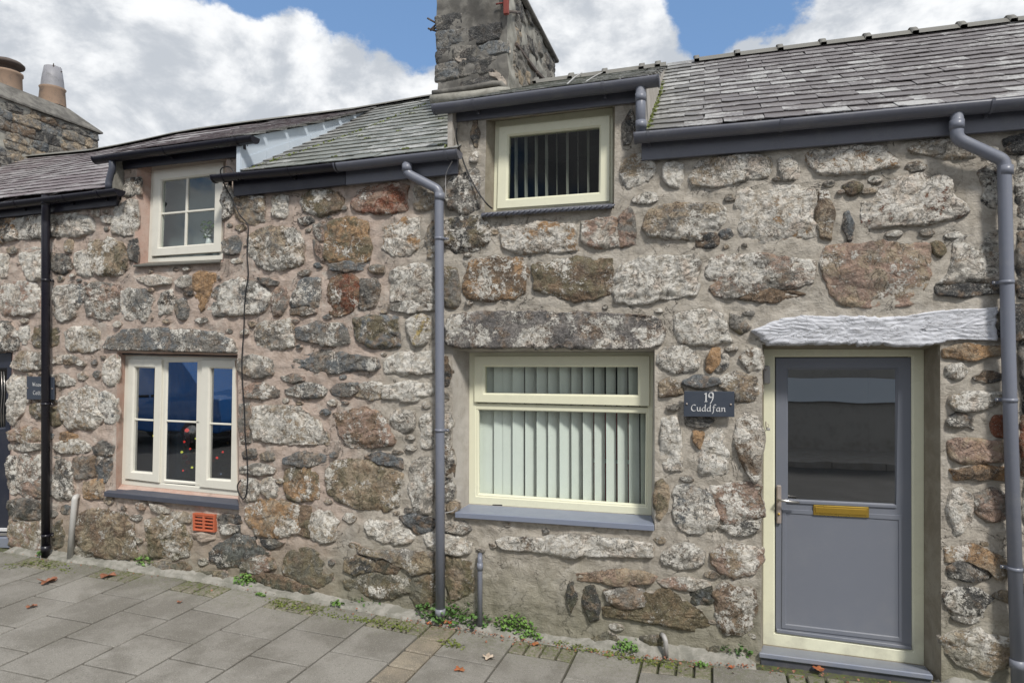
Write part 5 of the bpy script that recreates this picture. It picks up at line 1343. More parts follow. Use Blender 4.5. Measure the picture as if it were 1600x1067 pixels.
lay(XD1[0], XD1[1]+.03, EAVE_D1, rf['D1'], 0, lambda x, t: True)
lay(XL, XD1[0], EAVE_T, rf['L0'], 0, lambda x, t: x > -6.6)

# ridge tiles
def ridge(xs_, parent, w, drop, mat, knob, name='ridge_tile'):
    for a, b in zip(xs_, xs_[1:]):
        V, Fs = [], []; sg = 8; prof = []
        for j in range(sg+1):
            t = j/sg*2-1; prof.append((t*w, .035-abs(t)**1.5*drop))
        stn = [a, a+.004, b-.05, b-.004] if not knob else [a+.002, a+.05, a+.052, b-.002]
        rows = []
        for k, x in enumerate(stn):
            lift = (.022 if (knob and k < 2) else 0); z = interp(RIDGE_T, x)
            rows.append([Vector((x, RIDGE_Y+y*(1+lift*4), z+zz_+lift)) for y, zz_ in prof])
        for r in rows: V += r
        q = sg+1
        for k in range(len(stn)-1):
            for j in range(sg): Fs.append((k*q+j, (k+1)*q+j, (k+1)*q+j+1, k*q+j+1))
        s = len(V)
        for r in (rows[0], rows[-1]):
            V += [r[0], r[-1]]; 
        Fs.append(list(range(q))); Fs.append(list(range((len(stn)-1)*q, len(stn)*q))[::-1])
        mk(name, V, Fs, mat, parent, True)
        if knob: boxw('ridge_joint', a-.01, a+.05, RIDGE_Y-.03, RIDGE_Y+.03, interp(RIDGE_T, a)+.03, interp(RIDGE_T, a)+.050, mat, parent, .008)
kx = [rz(p, 100)[0] for p in (835, 890, 942, 1000, 1025, 1085, 1148, 1214, 1280, 1349, 1421, 1495, 1572, 1650)]
ridge([x for x in kx if x < XD2[1]]+[XD2[1]], rf['D2'], .12, .09, M['ridge'], True)
ridge([x for x in kx if x >= XD2[1]-.0], rf['R'], .12, .09, M['ridge'], True)
xx = XL; lx = []
while xx < -2.6: lx.append(xx); xx += .46
ridge(lx, rf['M'], .11, .06, M['ridge'], False)

# dormer cheeks
def cheek(x, tab_hi, tab_lo, mat, par, name, th=.04):
    V = []; n = 14; e = -.02
    for j in range(n+1):
        t = j/n; a = roof(x, t, tab_hi); b = roof(x, t, tab_lo); V += [a+Vector((0, 0, -.005)), b+Vector((0, 0, -.05))]
    Fs = [(2*j, 2*j+2, 2*j+3, 2*j+1) for j in range(n)]
    s = len(V); V += [v-Vector((th, 0, 0)) for v in V]; Fs += [(s+a, s+d, s+c, s+b) for a, b, c, d in Fs]
    Fs += [(0, 1, s+1, s)]
    return mk(name, V, Fs, mat, par)
ck = cheek(XD1[1]+.006, EAVE_D1, EAVE_T, M['lead'], rf['D1'], 'lead_cheek')
cheek(XD1[0]-.0+.03, EAVE_D1, EAVE_T, M['chimney_side'], rf['D1'], 'lead_cheek')
cheek(XD2[1]+.004, EAVE_D2, EAVE_T, M['reveal_grey'], rf['D2'], 'rendered_cheek')
cheek(XD2[0]+.035, EAVE_D2, EAVE_T, M['reveal_grey'], rf['D2'], 'rendered_cheek')
# stepped lead flashing at the foot of the left dormer's cheek
fl_t = [.0, .14, .28, .42, .58, .76, .95]
for a, b in zip(fl_t, fl_t[1:]):
    x = XD1[1]+.009; V = []
    for t in (a+.003, b):
        lo = roof(x, t, EAVE_T); hi = roof(x, t, EAVE_D1); hh = min(.12, max(.012, (hi.z-lo.z)*.42)); V += [lo+Vector((0, 0, .005)), lo+Vector((0, 0, hh))]
    V += [v+Vector((.004, 0, 0)) for v in V]
    mk('flashing', V, [(0,2,3,1), (4,5,7,6), (1,3,7,5), (0,1,5,4), (2,6,7,3)], M['lead'], ck)
# front edge of the roof deck between rooms and eaves: wall plates so no daylight shows
for x0_, x1_, tab, par in ((XL, XD1[0], EAVE_T, HL), (XD1[0], XD1[1], EAVE_D1, HL), (XD1[1], XD2[0], EAVE_T, HL), (XD2[0], XD2[1], EAVE_D2, HR), (XD2[1], XR, EAVE_T, HR)):
    V = []
    for x in (x0_, x1_):
        z = interp(tab, x); dz = .2 if tab is EAVE_T else .05; V += [Vector((x, -.005, z-.012)), Vector((x, .02, z-dz)), Vector((x, .35, z-dz)), Vector((x, .35, z+.15))]
    mk('wall_plate', V, [(0,4,5,1), (1,5,6,2), (2,6,7,3)], M['room_dark'], par)

# moss at the foot of the right dormer's cheek and between a few slates
def mossline(pts, n, r, par, sz=.008):
    V, Fs = [], []
    for _ in range(n):
        k = rnd.random()*(len(pts)-1); i = int(k); p = pts[i].lerp(pts[i+1], k-i)+Vector((rnd.gauss(0, r), rnd.gauss(0, r), abs(rnd.gauss(0, r*.5))))
        q = Euler((rnd.uniform(0, 6), rnd.uniform(0, 6), 0)).to_matrix(); s = sz*rnd.uniform(.5, 1.4); b_ = len(V)
        for a in ((-1, -1, 0), (1, -1, .4), (1, 1, 0), (-1, 1, .4)): V.append(p+q @ Vector(a)*s)
        Fs.append((b_, b_+1, b_+2, b_+3))
    o = mk('moss', V, Fs, M['moss'], par); o['kind'] = 'stuff'
mossline([roof(XD2[1]+.02, t, EAVE_T)+Vector((0, 0, .015)) for t in (0, .2, .4, .7)], 420, .008, rf['R'])
mossline([roof(XD2[0]-.03, t, EAVE_T)+Vector((0, 0, .015)) for t in (0, .1, .3)], 200, .010, rf['M'])
mossline([roof(XD1[1]+.06+.9*t, t, EAVE_T)+Vector((0, 0, .02)) for t in (0, .1, .2, .35, .5, .7, .9)], 260, .008, rf['M'])
for _ in range(60):
    t = (rnd.randrange(0, 12)*GAU+.0)/2.8; x = rnd.uniform(-3.6, -1.95); p = roof(x, t, EAVE_T)+Vector((0, 0, .02))
    if _ % 6 == 0: pp = [roof(x+.06*k, t, EAVE_T)+Vector((0, -.01, .018)) for k in range(2)]; mossline(pp, 25, .005, rf['M'], .006)

# ------------------------------------------------------------------ chimneys
def chimney_block(x0, x1, y0, y1, z0, z1, mat, side, par, rough=.02, seedk=0, name='chimney'):
    V, Fs = [], []; mats = []
    def face(o, u, v, nrm, nu, nv, m):
        s = len(V)
        for i in range(nu+1):
            for j in range(nv+1):
                p = o+u*(i/nu)+v*(j/nv); e = 1 if 0 < i < nu else 0
                d = noise.fractal(p*4+Vector((seedk, 0, 0)), .9, 2.1, 5)*rough+noise.fractal(p*14, .9, 2.1, 3)*rough*.3
                bow = noise.noise(Vector((p.z*2.2, seedk, 1)))*.02+noise.noise(Vector((p.z*9, seedk, 4)))*.012
                V.append(p+nrm*(d*e)+(nrm.cross(Vector((0, 0, 1))))*0+Vector((bow if not e or abs(nrm.x) > .5 else 0, 0, 0)))
        for i in range(nu):
            for j in range(nv): a = s+i*(nv+1)+j; Fs.append((a, a+nv+1, a+nv+2, a+1)); mats.append(m)
    nz = int((z1-z0)/.03)
    face(Vector((x0,y0,z0)), Vector((x1-x0,0,0)), Vector((0,0,z1-z0)), Vector((0,-1,0)), int((x1-x0)/.03), nz, 0)
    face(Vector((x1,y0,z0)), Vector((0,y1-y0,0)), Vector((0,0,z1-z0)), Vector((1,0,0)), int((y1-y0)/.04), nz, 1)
    face(Vector((x1,y1,z0)), Vector((x0-x1,0,0)), Vector((0,0,z1-z0)), Vector((0,1,0)), 10, 20, 0)
    face(Vector((x0,y1,z0)), Vector((0,y0-y1,0)), Vector((0,0,z1-z0)), Vector((-1,0,0)), 12, 20, 0)
    s = len(V); V += [Vector((x0,y0,z1)), Vector((x1,y0,z1)), Vector((x1,y1,z1)), Vector((x0,y1,z1))]; Fs.append((s, s+1, s+2, s+3)); mats.append(0)
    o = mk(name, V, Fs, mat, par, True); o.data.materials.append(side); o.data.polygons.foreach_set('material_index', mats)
    return o
cA, cB = W(683, 100, 1.3), W(793, 60, 1.3)
cx0, cx1 = cA.x, cB.x; cy0, cy1 = 1.3, 3.3; cz0, cz1 = ZC+1.9, ZC+3.75
lathe_later = []
chm = chimney_block(cx0, cx1, cy0, cy1, cz0, cz1, M['chimney'], M['chimney_side'], HR, .03, 3)
chm['label'] = 'tall sooty stone chimney stack between the dormers'
ffr = lambda u, v, h: Vector((u, cy0-h, v)); fsd = lambda u, v, h: Vector((cx1+h+.004, u, v))
def coursed(frame, u0, u1, v0, v1, par, codes, hmin=.11, hmax=.2, wmin=.16, wmax=.4, prot=.02, seed=1, skip=.0):
    pr = random.Random(seed); v = v0
    while v < v1-.05:
        h = min(pr.uniform(hmin, hmax), v1-v); u = u0+pr.uniform(-.1, 0)
        while u < u1-.04:
            w = pr.uniform(wmin, wmax); a, b = max(u, u0)+.008, min(u+w, u1)-.008; u += w
            if b-a < .05 or pr.random() < skip: continue
            j = lambda s=.012: pr.uniform(-s, s)
            poly = [(a+j(), v+.008+j(.008)), ((a+b)/2+j(.03), v+.006+j(.008)), (b+j(), v+.008+j(.008)), (b+j(), v+h-.01+j(.01)), ((a+b)/2+j(.03), v+h-.006+j(.012)), (a+j(), v+h-.01+j(.01))]
            build_stone(poly, frame, pr.choice(codes), par, prot=prot, dens=.8, mat=M['stone_sooty'])
        v += h
coursed(ffr, cx0-.01, cx1+.005, cz0+.25, cz1, chm, [('g','d',1),('d','g',2),('g','s',2),('d','d',1)], prot=.012, seed=5, skip=.45, wmin=.18, wmax=.42)
coursed(fsd, cy0+.25, cy1, cz0+.2, cz1, chm, [('g','d',3),('t','g',3),('g','g',2),('d','g',2)], hmin=.10, hmax=.18, prot=.012, seed=9, skip=.4)
def patch(pts, par):
    build_stone([(W(x, y, cy0).x, W(x, y, cy0).z) for x, y in pts], ffr, ('t','p',3), par, prot=.012 if par else .01, mat=M['chimney_patch'], name='render_patch', rag=.4, grow=.0)
patch(((711,88),(724,88),(731,92),(727,101),(716,98),(710,94)), chm)
patch(((761,112),(770,107),(778,113),(786,118),(793,130),(792,137),(785,134),(774,122),(764,119)), chm)
# drip ledge and bottom collar of old mortar round the stack
ll = []
for x, y in ((676,146),(700,143),(735,138),(770,131),(783,131),(790,140)): ll.append(W(x, y, cy0-.02))
tube('drip_ledge', ll, .028, M['chimney'], chm, 10)
lo_ = []
for x, y in ((674,157),(700,155),(740,150),(780,145),(796,143)): lo_.append(W(x, y, cy0-.03))
tube('mortar_skirt', lo_, [.05, .055, .05, .055, .04], M['chimney_side'], chm, 10)
# slanting slate course on the side face, stepping up with an old roof line
sp_ = [WX(808, 68, cx1+.03), WX(825, 92, cx1+.03), WX(840, 112, cx1+.03), WX(852, 124, cx1+.03)]
for a, b in zip(sp_, sp_[1:]):
    bm = bmesh.new(); n_ = Vector((0, 0, .018)); d_ = (b-a)*.04
    hexa(bm, [a+d_+n_, b-d_+n_, b-d_-n_, a+d_-n_], [v+Vector((-.05, 0, 0)) for v in (a+d_+n_, b-d_+n_, b-d_-n_, a+d_-n_)]); bevel_all(bm, .004); bmk('old_flashing', bm, M['twig'], chm)
# coping edge at the back and a pot ledge
boxw('coping', cx0-.03, cx1+.05, cy0-.03, cy1+.06, cz1, cz1+.045, M['chimney'], chm, .012)
for yy in (1.75, 2.3, 2.85): lathe_later.append(yy)
# aerial bracket: red iron upright and a strap round the stack
mx = empty('aerial_bracket', W(790, 22, cy0-.05), 'rusty red iron aerial bracket strapped to the tall chimney', 'bracket')
p = W(791, 23, cy0-.06); boxw('upright', p.x-.025, p.x+.025, p.y-.02, p.y+.02, p.z, p.z+1.0, M['rust_red'], mx, .004)
tube('strap', [W(791, 22.5, cy0-.05), Vector((cx1+.03, cy0-.02, W(800,20,cy0).z)), WX(812, 20, cx1+.03)], .014, M['twig'], mx, 6)
tube('strap', [W(775, 7, cy0-.04), W(791, 4, cy0-.05)], .008, M['rust_red'], mx, 6)
tb_ = empty('aerial_stub', W(683, 40, cy0-.02), 'thin rusty prongs sticking out left of the tall chimney', 'bracket')
for a, b in (((684,38),(668,29)), ((686,42),(672,48)), ((672,48),(682,38)), ((684,50),(669,45))): tube('prong', [W(*a, cy0+.1), W(*b, cy0+.1)], .010, M['twig'], tb_, 6)
# thin cables over the slates beside the stack
cable(((884,134,.5),(898,121,1.6),(909,114,2.2)), .006, M['plastic_grey'], 'pale thin cable crossing the slates just right of the tall chimney')
cable(((914,129,.6),(928,120,1.7),(942,113,2.2)), .005, M['plastic_grey'], 'second thin cable on the slates, nearer the ridge joint')

# far-left neighbour's chimney
nx1 = -9.54; NC = empty('chimney_stack', (-10.0, 2.3, ZC+2.4), 'stone chimney stack with two pots at the far left', 'chimney')
nzt = WX(143, 205, nx1).z; ny0, ny1 = 1.2, 3.35; nz0 = ZC+2.3
nb_ = chimney_block(-10.5, nx1, ny0, ny1, nz0, nzt, M['chimney'], M['chimney_side'], NC, .025, 8, 'stack')
fn = lambda u, v, h: Vector((nx1+h, u, v)); fn2 = lambda u, v, h: Vector((u, ny0-h, v))
coursed(fn, ny0, ny1, nz0, nzt-.03, nb_, [('g','d',2),('s','g',2),('b','g',2),('t','g',3),('g','t',4)], hmin=.11, hmax=.17, wmin=.2, wmax=.45, prot=.025, seed=21, skip=.05)
V = []
for dx, dy, z in ((.05, .05, nzt), (.05, .05, nzt+.025), (-.20, -.35, nzt+.30)):
    V += [Vector((-10.5-dx, ny0-dy, z)), Vector((nx1+dx, ny0-dy, z)), Vector((nx1+dx, ny1+dy, z)), Vector((-10.5-dx, ny1+dy, z))]
Fs = [(0,3,2,1), (8,9,10,11)]+[(k*4+j, k*4+(j+1) % 4, (k+1)*4+(j+1) % 4, (k+1)*4+j) for k in range(2) for j in range(4)]
mk('flaunching', V, Fs, M['chimney'], NC)
fx = -9.95
def Pf(px, py): return WX(px, py, fx)
def lathe(name, base, prof, mat, par, seg=18):
    V, Fs = [], []
    for r, z in prof:
        for j in range(seg): a = 2*math.pi*j/seg; V.append(base+Vector((math.cos(a)*r, math.sin(a)*r, z)))
    for k in range(len(prof)-1):
        for j in range(seg): Fs.append((k*seg+j, k*seg+(j+1) % seg, (k+1)*seg+(j+1) % seg, (k+1)*seg+j))
    Fs.append([(len(prof)-1)*seg+j for j in range(seg)])
    return mk(name, V, Fs, mat, par, True)
for yy in lathe_later: lathe('pot', Vector(((cx0+cx1)/2, yy, cz1+.03)), [(.15, 0), (.13, .3), (.15, .34), (.15, .4), (.13, .41)], M['pot'], chm)
b0 = Pf(10, 134); t0 = Pf(12, 93)
h0 = t0.z-b0.z
p1_ = lathe('pot', b0, [(.20, -.1), (.19, h0*.35), (.205, h0*.40), (.205, h0*.48), (.18, h0*.50)], M['pot'], NC)
lathe('cowl', b0+Vector((0, 0, h0*.55)), [(.12, 0), (.12, .06), (.22, .07), (.225, .10), (.19, h0*.33), (.10, h0*.42), (.01, h0*.45)], M['twig'], p1_)
b1 = Pf(82, 152); t1 = Pf(82, 105); h1 = t1.z-b1.z
p2_ = lathe('pot', b1, [(.19, -.15), (.17, h1*.22), (.185, h1*.28), (.15, h1*.30)], M['pot'], NC)
p3_ = lathe('flue_liner', b1+Vector((0, 0, h1*.2)), [(.165, 0), (.15, h1*.35), (.12, h1*.78)], M['pot_grey'], p2_)
for k in range(14):
    a = rnd.uniform(0, 6.28); q = b1+Vector((math.cos(a)*.08, math.sin(a)*.08, h1*.8)); tube('bird_guard_wire', [q, q+Vector((rnd.uniform(-.06, .06), rnd.uniform(-.06, .06), .10)), q+Vector((rnd.uniform(-.08, .08), 0, .02))], .008, M['twig'], p3_, 5)

# ------------------------------------------------------------------ pavement
V, Fs = [], []
def sheet(name, x0, x1, y0, y1, step, zf, mat, kd='structure'):
    V, Fs = [], []; nx = max(1, int((x1-x0)/step)); ny = max(1, int((y1-y0)/step))
    for i in range(nx+1):
        for j in range(ny+1): x = x0+(x1-x0)*i/nx; y = y0+(y1-y0)*j/ny; V.append((x, y, zf(x, y)))
    for i in range(nx):
        for j in range(ny): a = i*(ny+1)+j; Fs.append((a, a+ny+1, a+ny+2, a+1))
    return prop(mk(name, V, Fs, mat, None, True), kind=kd)
PV = sheet('pavement', -12, 5, -2.62, .06, .12, lambda x, y: GZ(x, y)-.024, M['joint'])
def gnd(px, py):
    d = ray(px, py); p = CAMP.copy(); t = 0
    for _ in range(4):
        zt = GZ(p.x, p.y) if _ else GZ(0, -.5); t = (zt-CAMP.z)/d.z; p = CAMP+d*t
    return p
def unit(x0, x1, y0, y1, mat, name, th=.035, bev=.005, tilt=.0015):
    g = .0078; x0 += g; x1 -= g; y0 += g; y1 -= g
    cs = [(x0, y1), (x1, y1), (x1, y0), (x0, y0)]; dz = rnd.uniform(-.0015, .002); tx, ty = rnd.uniform(-tilt, tilt), rnd.uniform(-tilt, tilt)
    top = [Vector((x+rnd.uniform(-.0015, .0015), y+rnd.uniform(-.0015, .0015), GZ(x, y)+dz+tx*(1 if x == x1 else -1)+ty*(1 if y == y1 else -1))) for x, y in cs]
    bm = bmesh.new(); hexa(bm, top, [v-Vector((0, 0, th)) for v in top]); bevel_all(bm, bev)
    return bmk(name, bm, mat, PV)
xA = gnd(572, 1067).x; xB = gnd(631, 1067).x
print('pitch check', gnd(449,1067).x, xA, xB, gnd(750,1067).x, gnd(870,1067).x, gnd(987,1067).x)
rows_ = []; x = xB; k = 0
while x < 3.2: rows_.append((x, x+.457, k % 2 == 1)); x += .457; k += 1
x = xA; k = 0
while x > -8.6: rows_.append((x-.457, x, k % 2 == 0)); x -= .457; k += 1
PH = 0.457
for x0_, x1_, sett in rows_:
    xm = (x0_+x1_)/2; ys = -.13-.02*(xm+1)/8
    y = ys
    if sett:
        n = 4; w = (x1_-x0_)/n
        for q in range(n): unit(x0_+w*q, x0_+w*(q+1), y-.215, y, M['sett'], 'sett', .03, .006, .003)
        y -= .215
    while y > -2.35:
        if xm > -7.4 or y > -1.8: unit(x0_, x1_, max(y-PH, -2.42), y, M['slab'], 'paving_slab')
        y -= PH
y = -.13; k = 0
while y > -2.35:
    ln = .235; unit(xA, xB, y-ln, y, M['aggregate'], 'drain_sett', .03, .008, .003); y -= ln
# cement fillet between paving and wall
XDA, XDB = W(1184, 1030, -.03).x, W(1462, 1056, -.03).x
def fillet(xa, xb):
    V, Fs = [], []; n = int((xb-xa)/.022); prof_n = 10
    for i in range(n+1):
        x = xa+(xb-xa)*i/n; k = min(1, i/4, (n-i)/4)
        wv = -.092-noise.noise(Vector((x*2.3, 0, 0)))*.045-noise.fractal(Vector((x*9, 0, 3)), .8, 2, 3)*.022
        hump = .04+.035*noise.noise(Vector((x*3, 5, 0)))+(.06 if -.95 < x < .1 else 0)*min(1, max(0, (x+.95)*4), max(0, (.1-x)*4))
        for j in range(prof_n+1):
            t = j/prof_n; y = .04+(wv-.04)*t; h = hump*(1-t)**1.6+.004
            if j == prof_n: h = -.03
            nn = noise.fractal(Vector((x*14, y*22, 7)), .8, 2.1, 4)*.012
            V.append(Vector((x, y, GZ(x, min(0, y))+(h+nn*(j < prof_n))*k-(1-k)*.03)))
    cr = prof_n+1
    for i in range(n):
        for j in range(prof_n): a = i*cr+j; Fs.append((a, a+1, a+cr+1, a+cr))
    prop(mk('cement_fillet', V, Fs, M['concrete'], None, True), kind='structure')
fillet(W(16, 850).x, XDA); fillet(XDB, 3.0)

# kerb, road, far pavement
kz = lambda x: GZ(x, -2.62)
for k in range(16):
    x0_ = -11+k*.92; z = kz(x0_+.45); boxw('kerb_stone', x0_+.004, x0_+.916, -2.76, -2.622, z-.2, z+.0, M['kerb'], PV, .012, 2)
sheet('ground', -60, 60, -60, 40, 6, lambda x, y: -.55, M['asphalt'])
sheet('road', -30, 25, -8.6, -2.76, 1.0, lambda x, y: kz(max(-11, min(4, x)))-.12, M['asphalt'])
FPV = sheet('far_pavement', -30, 25, -10.4, -8.6, 1.0, lambda x, y: kz(max(-11, min(4, x)))-.0, M['kerb'])
for k in range(30): boxw('kerb_stone', -18+k*.92, -17.084+k*.92, -8.72, -8.58, kz(-3)-.4, kz(max(-11, min(4, -17.5+k*.92)))+.004, M['kerb'], FPV, .01)
# the terrace across the road, seen in the glass
def far_house(x0, w, h, mat, label):
    z0 = kz(-3)-.3; b = empty('terraced_house', (x0+w/2, -11.5, z0), label, 'house')
    boxw('wall', x0, x0+w, -14.5, -10.4, z0, z0+h, mat, b, 0)
    mk('roof', [(x0, -10.2, z0+h), (x0+w, -10.2, z0+h), (x0+w, -14.7, z0+h), (x0, -14.7, z0+h), (x0, -12.45, z0+h+1.5), (x0+w, -12.45, z0+h+1.5)], [(0,1,5,4), (2,3,4,5), (0,4,3), (1,2,5), (0,3,2,1)], M['slate'], b)
    for wx, wz in ((.27, 2.2), (.92, 1.2)):
        cx = x0+w*wx; f = boxw('window', cx-.5, cx+.5, -10.44, -10.37, z0+wz, z0+wz+1.0, M['white'], b, .01)
        boxw('pane', cx-.43, cx+.43, -10.375, -10.36, z0+wz+.07, z0+wz+.93, M['black'], f, 0)
    boxw('door', x0+w*.03, x0+w*.03+.84, -10.43, -10.36, z0+.15, z0+2.2, M['navy_door'], b, .01)
    return b
far_house(-14, 6, 3.6, M['render_wall'], 'grey rendered house across the road, at the far left')
far_house(-8, 6, 3.8, M['reveal_grey'], 'pale rendered house across the road, in the middle')
fh = far_house(-2, 7, 3.5, M['render_wall'], 'grey rendered house across the road, at the right')
boxw('added_reflection_board', -1.2, 4.2, -10.36, -10.32, 1.05, 1.55, M['lead'], fh, .01)  # pale board added only to give the door glass its reflected band
# parked car
def car(x, y, mat, label, hs=1.0):
    z0 = kz(x)-.12; c = empty('parked_car', (x, y, z0), label, 'car')
    prof = [(-2.05,.35),(-2.08,.62),(-1.98,.86),(-1.1,.98),(-.5,1.42),(.75,1.46),(1.5,1.08),(2.0,1.0),(2.06,.6),(2.0,.35)]; top_ = lambda b: b if b < .9 else .9+(b-.9)*(1+(hs-1)*2.6)
    bm = bmesh.new()
    A = [Vector((x+a, y-.84+(.16 if b > 1.1 else 0), z0+top_(b))) for a, b in prof]; B = [Vector((x+a, y+.84-(.16 if b > 1.1 else 0), z0+top_(b))) for a, b in prof]
    va = [bm.verts.new(p) for p in A]; vb = [bm.verts.new(p) for p in B]; n = len(prof)
    bm.faces.new(va); bm.faces.new(vb[::-1])
    for i in range(n): bm.faces.new((va[i], vb[i], vb[(i+1) % n], va[(i+1) % n]))
    bevel_all(bm, .05, 3); bmk('body', bm, mat, c, True)
    for s in (-1, 1):
        for a in ([(-.95,1.02),(-.45,1.36),(.1,1.38),(.1,1.0)], [(.17,1.0),(.17,1.38),(.7,1.38),(1.3,1.06)]):
            q = [Vector((x+u, y+s*(.845-(.16*(v-.98)/.4)), z0+top_(v))) for u, v in a]; mk('side_window', q+[p+Vector((0, -s*.03, 0)) for p in q], [(0,1,2,3), (4,5,6,7), (0,4,5,1), (1,5,6,2), (2,6,7,3), (3,7,4,0)], M['black'], c)
    for wx in (-1.3, 1.3):
        for s in (-1, 1):
            w_ = tube('wheel', [Vector((x+wx, y+s*.68, z0+.31)), Vector((x+wx, y+s*.86, z0+.31))], .31, M['tyre'], c, 24); tube('rim', [Vector((x+wx, y+s*.8, z0+.31)), Vector((x+wx, y+s*.875, z0+.31))], .19, M['steel'], w_, 16)
    for s in (-.6, .6): boxw('headlight', x-2.11, x-2.0, y+s-.14, y+s+.14, z0+.64, z0+.76, M['white'], c, .02)
    boxw('roof_trim', x-.4, x+.7, y-.6, y+.6, z0+top_(1.47), z0+top_(1.47)+.02, M['black'], c, 0)
car(-12.2, -7.5, M['car_blue'], 'blue van-like car parked across the road', 1.38)


# ------------------------------------------------------------------ weeds and fallen leaves
def weed(px, py, w, h, n, mat, label, size=.014, blades=0, cat='weed', y=None):
    c = gnd(px, py); V, Fs = [], []
    for _ in range(n):
        a = rnd.uniform(0, 6.28); r = rnd.random()**.7; p = c+Vector((math.cos(a)*r*w*1.2, math.sin(a)*r*w*.6, 0)); p.z = GZ(p.x, p.y)+rnd.random()*h*1.5*(1-r*.6)+.006
        q = Euler((rnd.uniform(-.8, .8), rnd.uniform(-.8, .8), rnd.uniform(0, 6))).to_matrix(); s = size*1.15*rnd.uniform(.5, 1.3); k = len(V)
        for u in ((0,-1,0), (.6,-.5,.1), (.7,.3,.15), (0,1,.1), (-.7,.3,.15), (-.6,-.5,.1)): V.append(p+q @ Vector(u)*s)
        Fs.append((k, k+1, k+2, k+3)); Fs.append((k, k+3, k+4, k+5))
    for _ in range(blades):
        a = rnd.uniform(0, 6.28); b = c+Vector((rnd.gauss(0, w*.4), rnd.gauss(0, w*.15), 0)); d = Vector((math.cos(a), math.sin(a)*.6, 0)); L_ = rnd.uniform(.5, 1)*h*1.7; s = Vector((-d.y, d.x, 0))*.003; pv = None
        for j in range(5):
            t = j/4; q = b+d*L_*.75*t*t+Vector((0, 0, L_*(t-.35*t*t))); k = len(V); V += [q-s*(1-t*.9), q+s*(1-t*.9)]
            if j: Fs.append((k-2, k-1, k+1, k))
    o = mk('weed_clump', V, Fs, mat); prop(o, label, cat, 'weeds growing along the foot of the wall')
weed(712, 968, .28, .13, 900, M['weed'], 'large grassy weed clump at the foot of the grey downpipe left of the wide window', .013, 90)
weed(806, 985, .15, .11, 560, M['weed_bright'], 'bright green leafy weed right of the short waste pipe', .013)
weed(830, 997, .08, .04, 90, M['weed_bright'], 'low bright weed trailing right of the leafy clump', .011)
weed(745, 972, .07, .07, 60, M['weed'], 'small weed tuft behind the short waste pipe', .012)
weed(978, 1018, .08, .06, 110, M['weed_bright'], 'weed tuft under the overflow stub by the setts', .011)
weed(1000, 1012, .05, .08, 60, M['weed'], 'dark weed tuft just left of the overflow stub', .011)
weed(1150, 1026, .10, .08, 150, M['weed'], 'leafy weed left of the grey threshold', .012, 14)
weed(1095, 1042, .04, .03, 40, M['weed_bright'], 'tiny bright weed between setts left of the grey threshold', .009)
weed(574, 944, .12, .05, 150, M['weed'], 'low weed beside the orange petals', .011)
weed(527, 945, .05, .03, 60, M['weed_bright'], 'small bright weed on the fillet left of the orange petals', .010)
weed(383, 913, .10, .07, 150, M['weed_bright'], 'bright weed at the wall foot below the black cable', .012)
weed(360, 903, .04, .06, 40, M['weed'], 'small dark weed left of the bright one below the black cable', .011)
weed(408, 931, .04, .02, 40, M['weed_bright'], 'flat yellow-green weed in a paving joint below the black cable', .010)
weed(228, 884, .10, .09, 200, M['weed_bright'], 'round green weed at the wall foot below the air brick', .013)
weed(181, 873, .035, .04, 60, M['weed_bright'], 'tiny green weed right of the white waste pipe', .011)
weed(66, 868, .05, .04, 70, M['weed'], 'dark weed round the foot of the black downpipe', .012)
def moss_joint(pts, n, w=.032):
    V, Fs = [], []
    P = [gnd(*p) for p in pts]
    for _ in range(n):
        k = rnd.random()*(len(P)-1); i = int(k); p = P[i].lerp(P[i+1], k-i)+Vector((rnd.gauss(0, w), rnd.gauss(0, w), 0)); p.z = GZ(p.x, p.y)+.003+rnd.random()*.008
        q = Euler((rnd.uniform(-.6, .6), rnd.uniform(-.6, .6), rnd.uniform(0, 6))).to_matrix(); s = rnd.uniform(.003, .008); b_ = len(V)
        for a in ((-1, -1, 0), (1, -1, 0), (1, 1, 0), (-1, 1, 0)): V.append(p+q @ Vector(a)*s)
        Fs.append((b_, b_+1, b_+2, b_+3))
    o = mk('moss', V, Fs, M['moss']); o['kind'] = 'stuff'
moss_joint(((420,940),(470,950),(540,966),(600,975),(650,985)), 500)
moss_joint(((690,1000),(720,1012)), 120, .03)
moss_joint(((870,1003),(920,1015),(990,1030),(1060,1042)), 420)
moss_joint(((10,885),(60,880),(110,892)), 200, .04)
def leaf(px, py, size, mat, label, lobes=5, curl=.3):
    size *= .78
    c = gnd(px, py)+Vector((0, 0, .006)); V = [c+Vector((0, 0, .004))]; Fs = []; n = lobes*6; a0 = rnd.uniform(0, 6)
    for j in range(n):
        a = 2*math.pi*j/n; r = size*(.55+.45*abs(math.cos(a*lobes/2+.3)))*rnd.uniform(.85, 1.1)*(1-.3*(math.cos(a) > .8))
        V.append(c+Vector((math.cos(a+a0)*r, math.sin(a+a0)*r, curl*r*abs(math.sin(a*1.5+a0))+.002)))
    for j in range(n): Fs.append((0, 1+j, 1+(j+1) % n))
    s = len(V); st = c+Vector((math.cos(a0)*size*1.4, math.sin(a0)*size*1.4, .004)); V += [c+Vector((0,.002,.003)), c+Vector((0,-.002,.003)), st]; Fs.append((s, s+1, s+2))
    prop(mk('fallen_leaf', V, Fs, mat), label, 'leaf', 'fallen leaves on the pavement')
leaf(75, 910, .10, M['leaf_brown'], 'crumpled brown leaf on the paving near the black downpipe', 5, .5)
leaf(170, 901, .085, M['leaf_brown'], 'long curled brown leaf beside the setts left of the air brick', 2, .5)
leaf(49, 949, .05, M['leaf_brown'], 'small dark leaf on a slab at the far left', 5, .6)
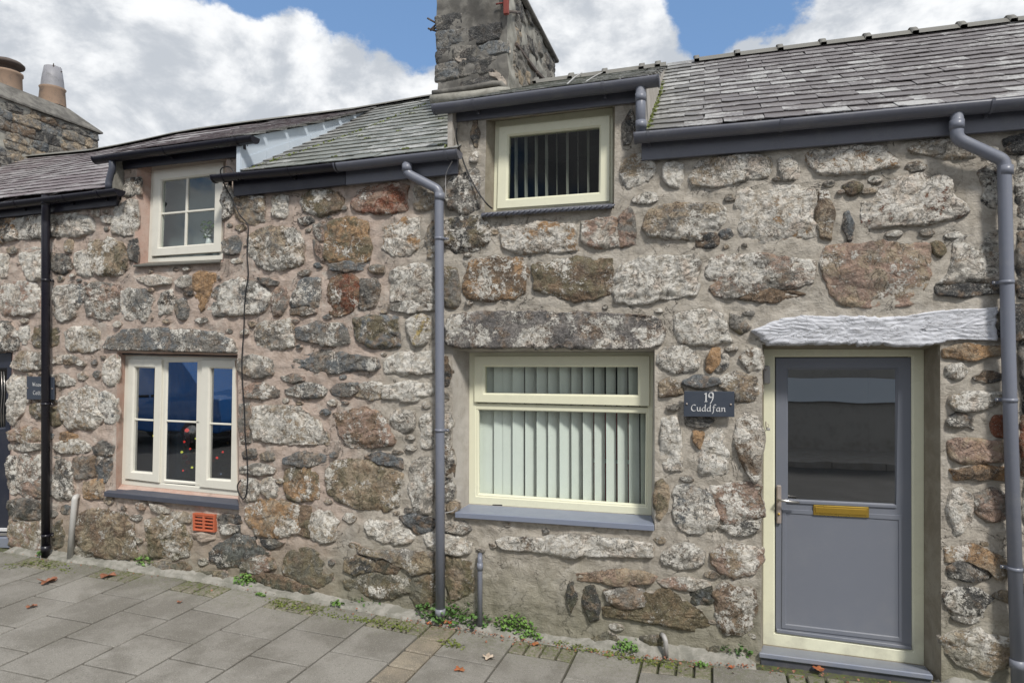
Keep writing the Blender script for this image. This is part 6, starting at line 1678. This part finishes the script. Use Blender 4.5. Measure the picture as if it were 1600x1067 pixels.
leaf(280, 942, .03, M['leaf_brown'], 'tiny red-brown leaf on a slab below the air brick', 3, .5)
leaf(718, 1048, .045, M['leaf_orange'], 'small orange leaf on the slab right of the aggregate strip', 5, .4)
leaf(764, 1029, .06, M['leaf_pale'], 'pinkish dry leaf on a slab joint below the waste pipe', 5, .5)
leaf(837, 1008, .045, M['leaf_orange'], 'orange-brown leaf on the setts right of the bright weed', 4, .5)
leaf(896, 997, .07, M['leaf_pale'], 'pale cream maple leaf lying against the cement fillet', 5, .4)
leaf(1280, 1047, .06, M['leaf_orange'], 'red-orange leaf on the grey threshold', 5, .4)
leaf(1142, 1044, .03, M['leaf_orange'], 'tiny orange leaf left of the grey threshold', 4, .5)
leaf(700, 975, .05, M['leaf_orange'], 'orange leaf caught in the grassy weed clump', 4, .7)
leaf(735, 962, .05, M['leaf_brown'], 'brown leaf caught right of the grassy weed clump', 4, .7)
leaf(670, 975, .035, M['leaf_orange'], 'small orange leaf left of the grey downpipe foot', 4, .6)
leaf(745, 976, .04, M['leaf_pale'], 'pale dry leaf at the foot of the short waste pipe', 3, .6)
leaf(582, 941, .035, M['flower'], 'bright orange-red petal standing on the cement fillet', 3, 1.4)
leaf(591, 947, .03, M['leaf_orange'], 'flat orange petal lying right of the standing one', 2, .2)

# crumbs of leaf and grit gathered along the foot of the wall
def litter(n):
    V, Fs = [], []
    for _ in range(n):
        x = rnd.choice([rnd.uniform(-6.5, 2.0), rnd.gauss(-1.7, .35), rnd.gauss(-.3, .5)]); y = -.10-abs(rnd.gauss(0, .05))
        p = Vector((x, y, GZ(x, y)+.006)); q = Euler((rnd.uniform(-.7, .7), rnd.uniform(-.7, .7), rnd.uniform(0, 6))).to_matrix(); s_ = rnd.uniform(.003, .011); k = len(V)
        for a in ((-1, -.5, 0), (.3, -.9, .2), (1, .2, 0), (-.2, .8, .3)): V.append(p+q @ Vector(a)*s_)
        Fs.append((k, k+1, k+2, k+3))
    o = mk('leaf_litter', V, Fs, M['leaf_brown']); o['kind'] = 'stuff'
litter(520)
